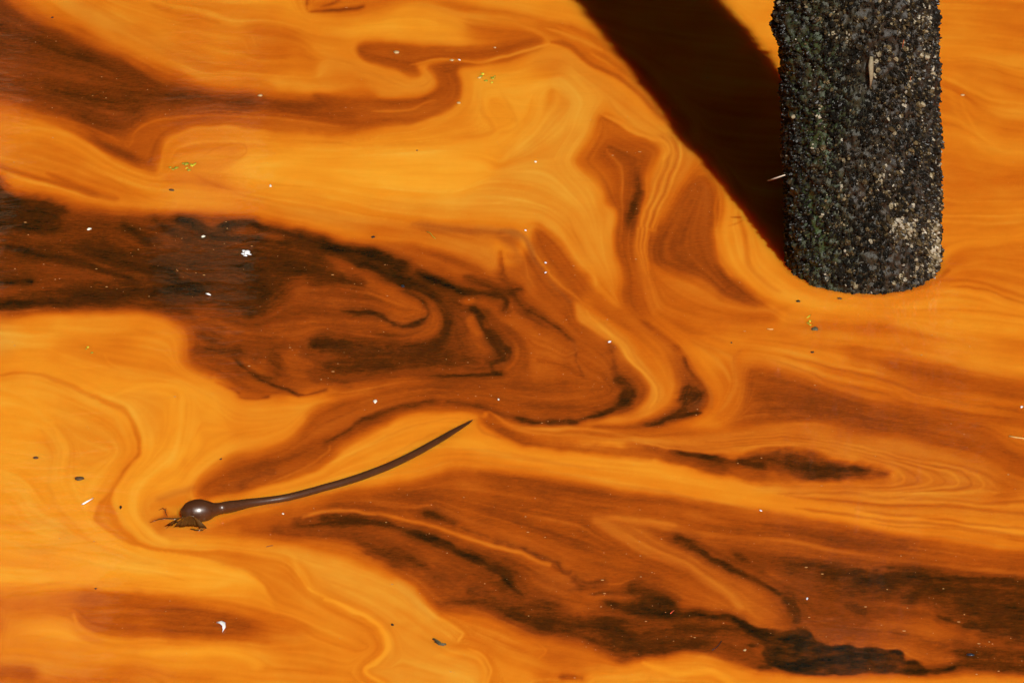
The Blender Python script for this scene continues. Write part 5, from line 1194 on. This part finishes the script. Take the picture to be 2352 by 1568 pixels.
singles = [('shell_fragment', 862, 922, 11, 8, 'cream', 'largest cream shell chip on the brown band above the kelp stalk'), ('shell_fragment', 205, 526, 10, 6, 'cream', 'cream chip on the dark water at the far left'),
 ('shell_fragment', 467, 543, 8, 5, 'cream', 'pinkish white chip left of the ragged feather tuft'), ('shell_fragment', 621, 427, 7, 6, 'cream', 'pale chip on the bright yellow orange pool'),
 ('shell_fragment', 1207, 529, 5, 4, 'white', 'white fleck at the top edge of the brown basin'), ('shell_fragment', 1253, 603, 5, 4, 'white', 'upper of two white flecks close together in the basin'),
 ('shell_fragment', 1253, 626, 5, 4, 'white', 'lower of two white flecks close together in the basin'), ('shell_fragment', 1145, 917, 5, 4, 'cream', 'small cream fleck just above the kelp tip'),
 ('shell_fragment', 1400, 785, 8, 4, 'white', 'slender white flake at the edge of the pale ribbon'), ('shell_fragment', 650, 1179, 5, 4, 'cream', 'round white fleck below the kelp stalk'),
 ('shell_fragment', 1854, 1374, 5, 5, 'white', 'white fleck above the black raft'), ('shell_fragment', 1747, 1172, 5, 4, 'white', 'white fleck on the edge of the long bright stream'),
 ('shell_fragment', 1230, 372, 8, 4, 'cream', 'flat pale flake in the ochre water left of the star shaped pool'), ('shell_fragment', 1711, 1492, 7, 5, 'tan', 'tan chip left of the black raft'),
 ('shell_fragment', 2347, 934, 6, 5, 'white', 'white scrap at the very edge on the right'), ('shell_fragment', 2211, 219, 11, 4, 'tan', 'tan flake on plain orange water right of the pile'),
 ('foam_fleck', 911, 121, 14, 6, 'tan', 'larger tan foam fleck on the upper brown hook'), ('foam_fleck', 1038, 139, 13, 4, 'tan', 'flat tan foam fleck on the thin pale line of the upper hook'), ('foam_fleck', 1054, 237, 9, 4, 'tan', 'tan foam fleck at the outer bend of the lower hook'),
 ('foam_fleck', 598, 220, 12, 4, 'tan', 'tan foam fleck where the upper left brown river narrows'), ('foam_fleck', 1055, 138, 5, 4, 'white', 'tiny white fleck beside the hook under the top edge'), ('foam_fleck', 1137, 110, 7, 3, 'tan', 'tan foam fleck at the right end of the upper hook'),
 ('bark_chip', 181, 1099, 22, 8, 'brown', 'dark oval bark chip on bright orange water, larger of two'), ('bark_chip', 82, 1051, 12, 6, 'brown', 'small brown bark chip by the left edge'), ('bark_chip', 857, 544, 9, 6, 'black', 'black chip on the ochre band over the basin'),
 ('bark_chip', 1834, 692, 10, 5, 'black', 'black chip on bright water just below the pile foot'), ('bark_chip', 1872, 756, 17, 9, 'grey', 'grey brown chip beside the yellow bud cluster'), ('bark_chip', 1928, 686, 10, 4, 'brown', 'faint brown chip close under the pile'),
 ('bark_chip', 1866, 809, 8, 4, 'black', 'tiny black chip among the pale streaks below the bud cluster'), ('bark_chip', 394, 437, 13, 5, 'brown', 'thin brown chip under the clump of green leaf scraps'), ('bark_chip', 1680, 787, 5, 3, 'black', 'black speck left of the pale streaks'),
 ('bark_chip', 277, 1165, 5, 7, 'black', 'black upright speck between the two feathers'), ('bark_chip', 901, 1434, 6, 5, 'black', 'black speck inside the ochre tongue near the lower edge'), ('bark_chip', 220, 1351, 6, 3, 'brown', 'brown speck above the lower left brown patch'),
 ('bark_chip', 507, 1054, 5, 4, 'black', 'dark speck on orange water over the kelp float'), ('bark_chip', 958, 346, 6, 3, 'brown', 'dark speck in the brightest orange pool'), ('bark_chip', 120, 41, 6, 4, 'black', 'dark speck at the top left on the edge of the brown river'),
 ('plastic_chip', 925, 657, 9, 6, 'blue', 'blue chip at the edge of the brown spiral'), ('bark_chip', 2229, 1503, 17, 5, 'blue', 'blue black chip right of the black raft')]
for i, (nm, x, y, w, h, mt, lab) in enumerate(singles):
    o = lump(nm, x, y, w, h, mt, 700 + i, rot=random.uniform(-.5, .5)); tag(o, lab, {'shell_fragment': 'shell chip', 'foam_fleck': 'foam', 'bark_chip': 'bark chip', 'plastic_chip': 'plastic chip'}[nm])
def stick(name, pts, w, mt, label, cat):
    q = [on_water(*p, z=0.0015) for p in pts]
    o = strip(name, q, w, MT[mt], None, w * .8); tag(o, label, cat); return o
stick('straw', [(2318, 1001), (2332, 1004), (2348, 1006), (2366, 1010)], .0016, 'straw', 'golden straw floating at the right edge', 'straw')
stick('straw', [(1762, 755), (1768, 756), (1776, 756)], .0013, 'straw', 'short golden straw below and left of the pile', 'straw')
stick('twig', [(1540, 1408), (1543, 1405), (1548, 1401)], .0012, 'red', 'tiny red twig on the black patch in the lower brown water', 'twig')
stick('twig', [(1636, 1492), (1644, 1487), (1651, 1480), (1657, 1471)], .0011, 'black', 'thin curved black twig left of the black raft', 'twig')
stick('grass_blade', [(980, 532), (988, 535), (994, 543), (1000, 548)], .0010, 'green', 'thin green grass blade on the ochre band above the basin', 'grass blade')
stick('twig', [(612, 1255), (619, 1253), (627, 1252)], .0009, 'brown', 'hair thin brown twig below the kelp stalk', 'twig')
bc = empty('bark_curl', on_water(1008, 1474)); tag(bc, 'curled strip of green grey bark in the notch of the ochre tongue', 'bark')
off = on_water(1008, 1474)
for pts, w in ((((995, 1466), (1004, 1471), (1012, 1477), (1024, 1479)), .0035), (((999, 1472), (1009, 1479), (1020, 1481)), .0025)):
    strip('bark_strip', [on_water(*p, z=.0015) - off for p in pts], w, MT['grey'], bc, w * .4)

# uncountable flecks of scum, thickest over the brown water
rnd = random.Random(3); vs_, fs_, mi = [], [], []
tri = 0
for k in range(6500):
    x, y = rnd.uniform(-200, 2552), rnd.uniform(-150, 1718)
    i, j = int(x / 2 + PADX), int(y / 2 + PADY)
    if not (0 <= i < GW and 0 <= j < GH): continue
    d = V[j, i]
    if rnd.random() > (0.85 if 0.15 < d < 0.5 else 0.10) or s1[j, i] < rnd.uniform(-0.6, 1.2): continue
    p = on_water(x, y)
    if (p - base).length < 0.21: continue
    r = 0.0005 + 0.0017 * rnd.random() ** 5; b = len(vs_); a0 = rnd.uniform(0, 6.28); el = rnd.uniform(1, 2.4)
    for q, z in ((1, 0.0001), (.5, 0.0007)):
        for n in range(5):
            a = a0 + 2 * math.pi * n / 5; vs_.append((p.x + math.cos(a) * r * q * el, p.y + math.sin(a) * r * q * 1.3, z))
    for n in range(5): fs_.append((b + n, b + (n + 1) % 5, b + 5 + (n + 1) % 5, b + 5 + n)); mi.append(0)
    fs_.append(tuple(b + 5 + n for n in range(5))); mi.append(0)
me = mesh_from('scum_flecks', vs_, fs_)
sf = link_mesh('scum_flecks', me, plain('scum', (.42, .19, .05), .8, .4, 120)); tag(sf, 'fine ochre scum flecks strewn over the water', 'scum', kind='stuff')
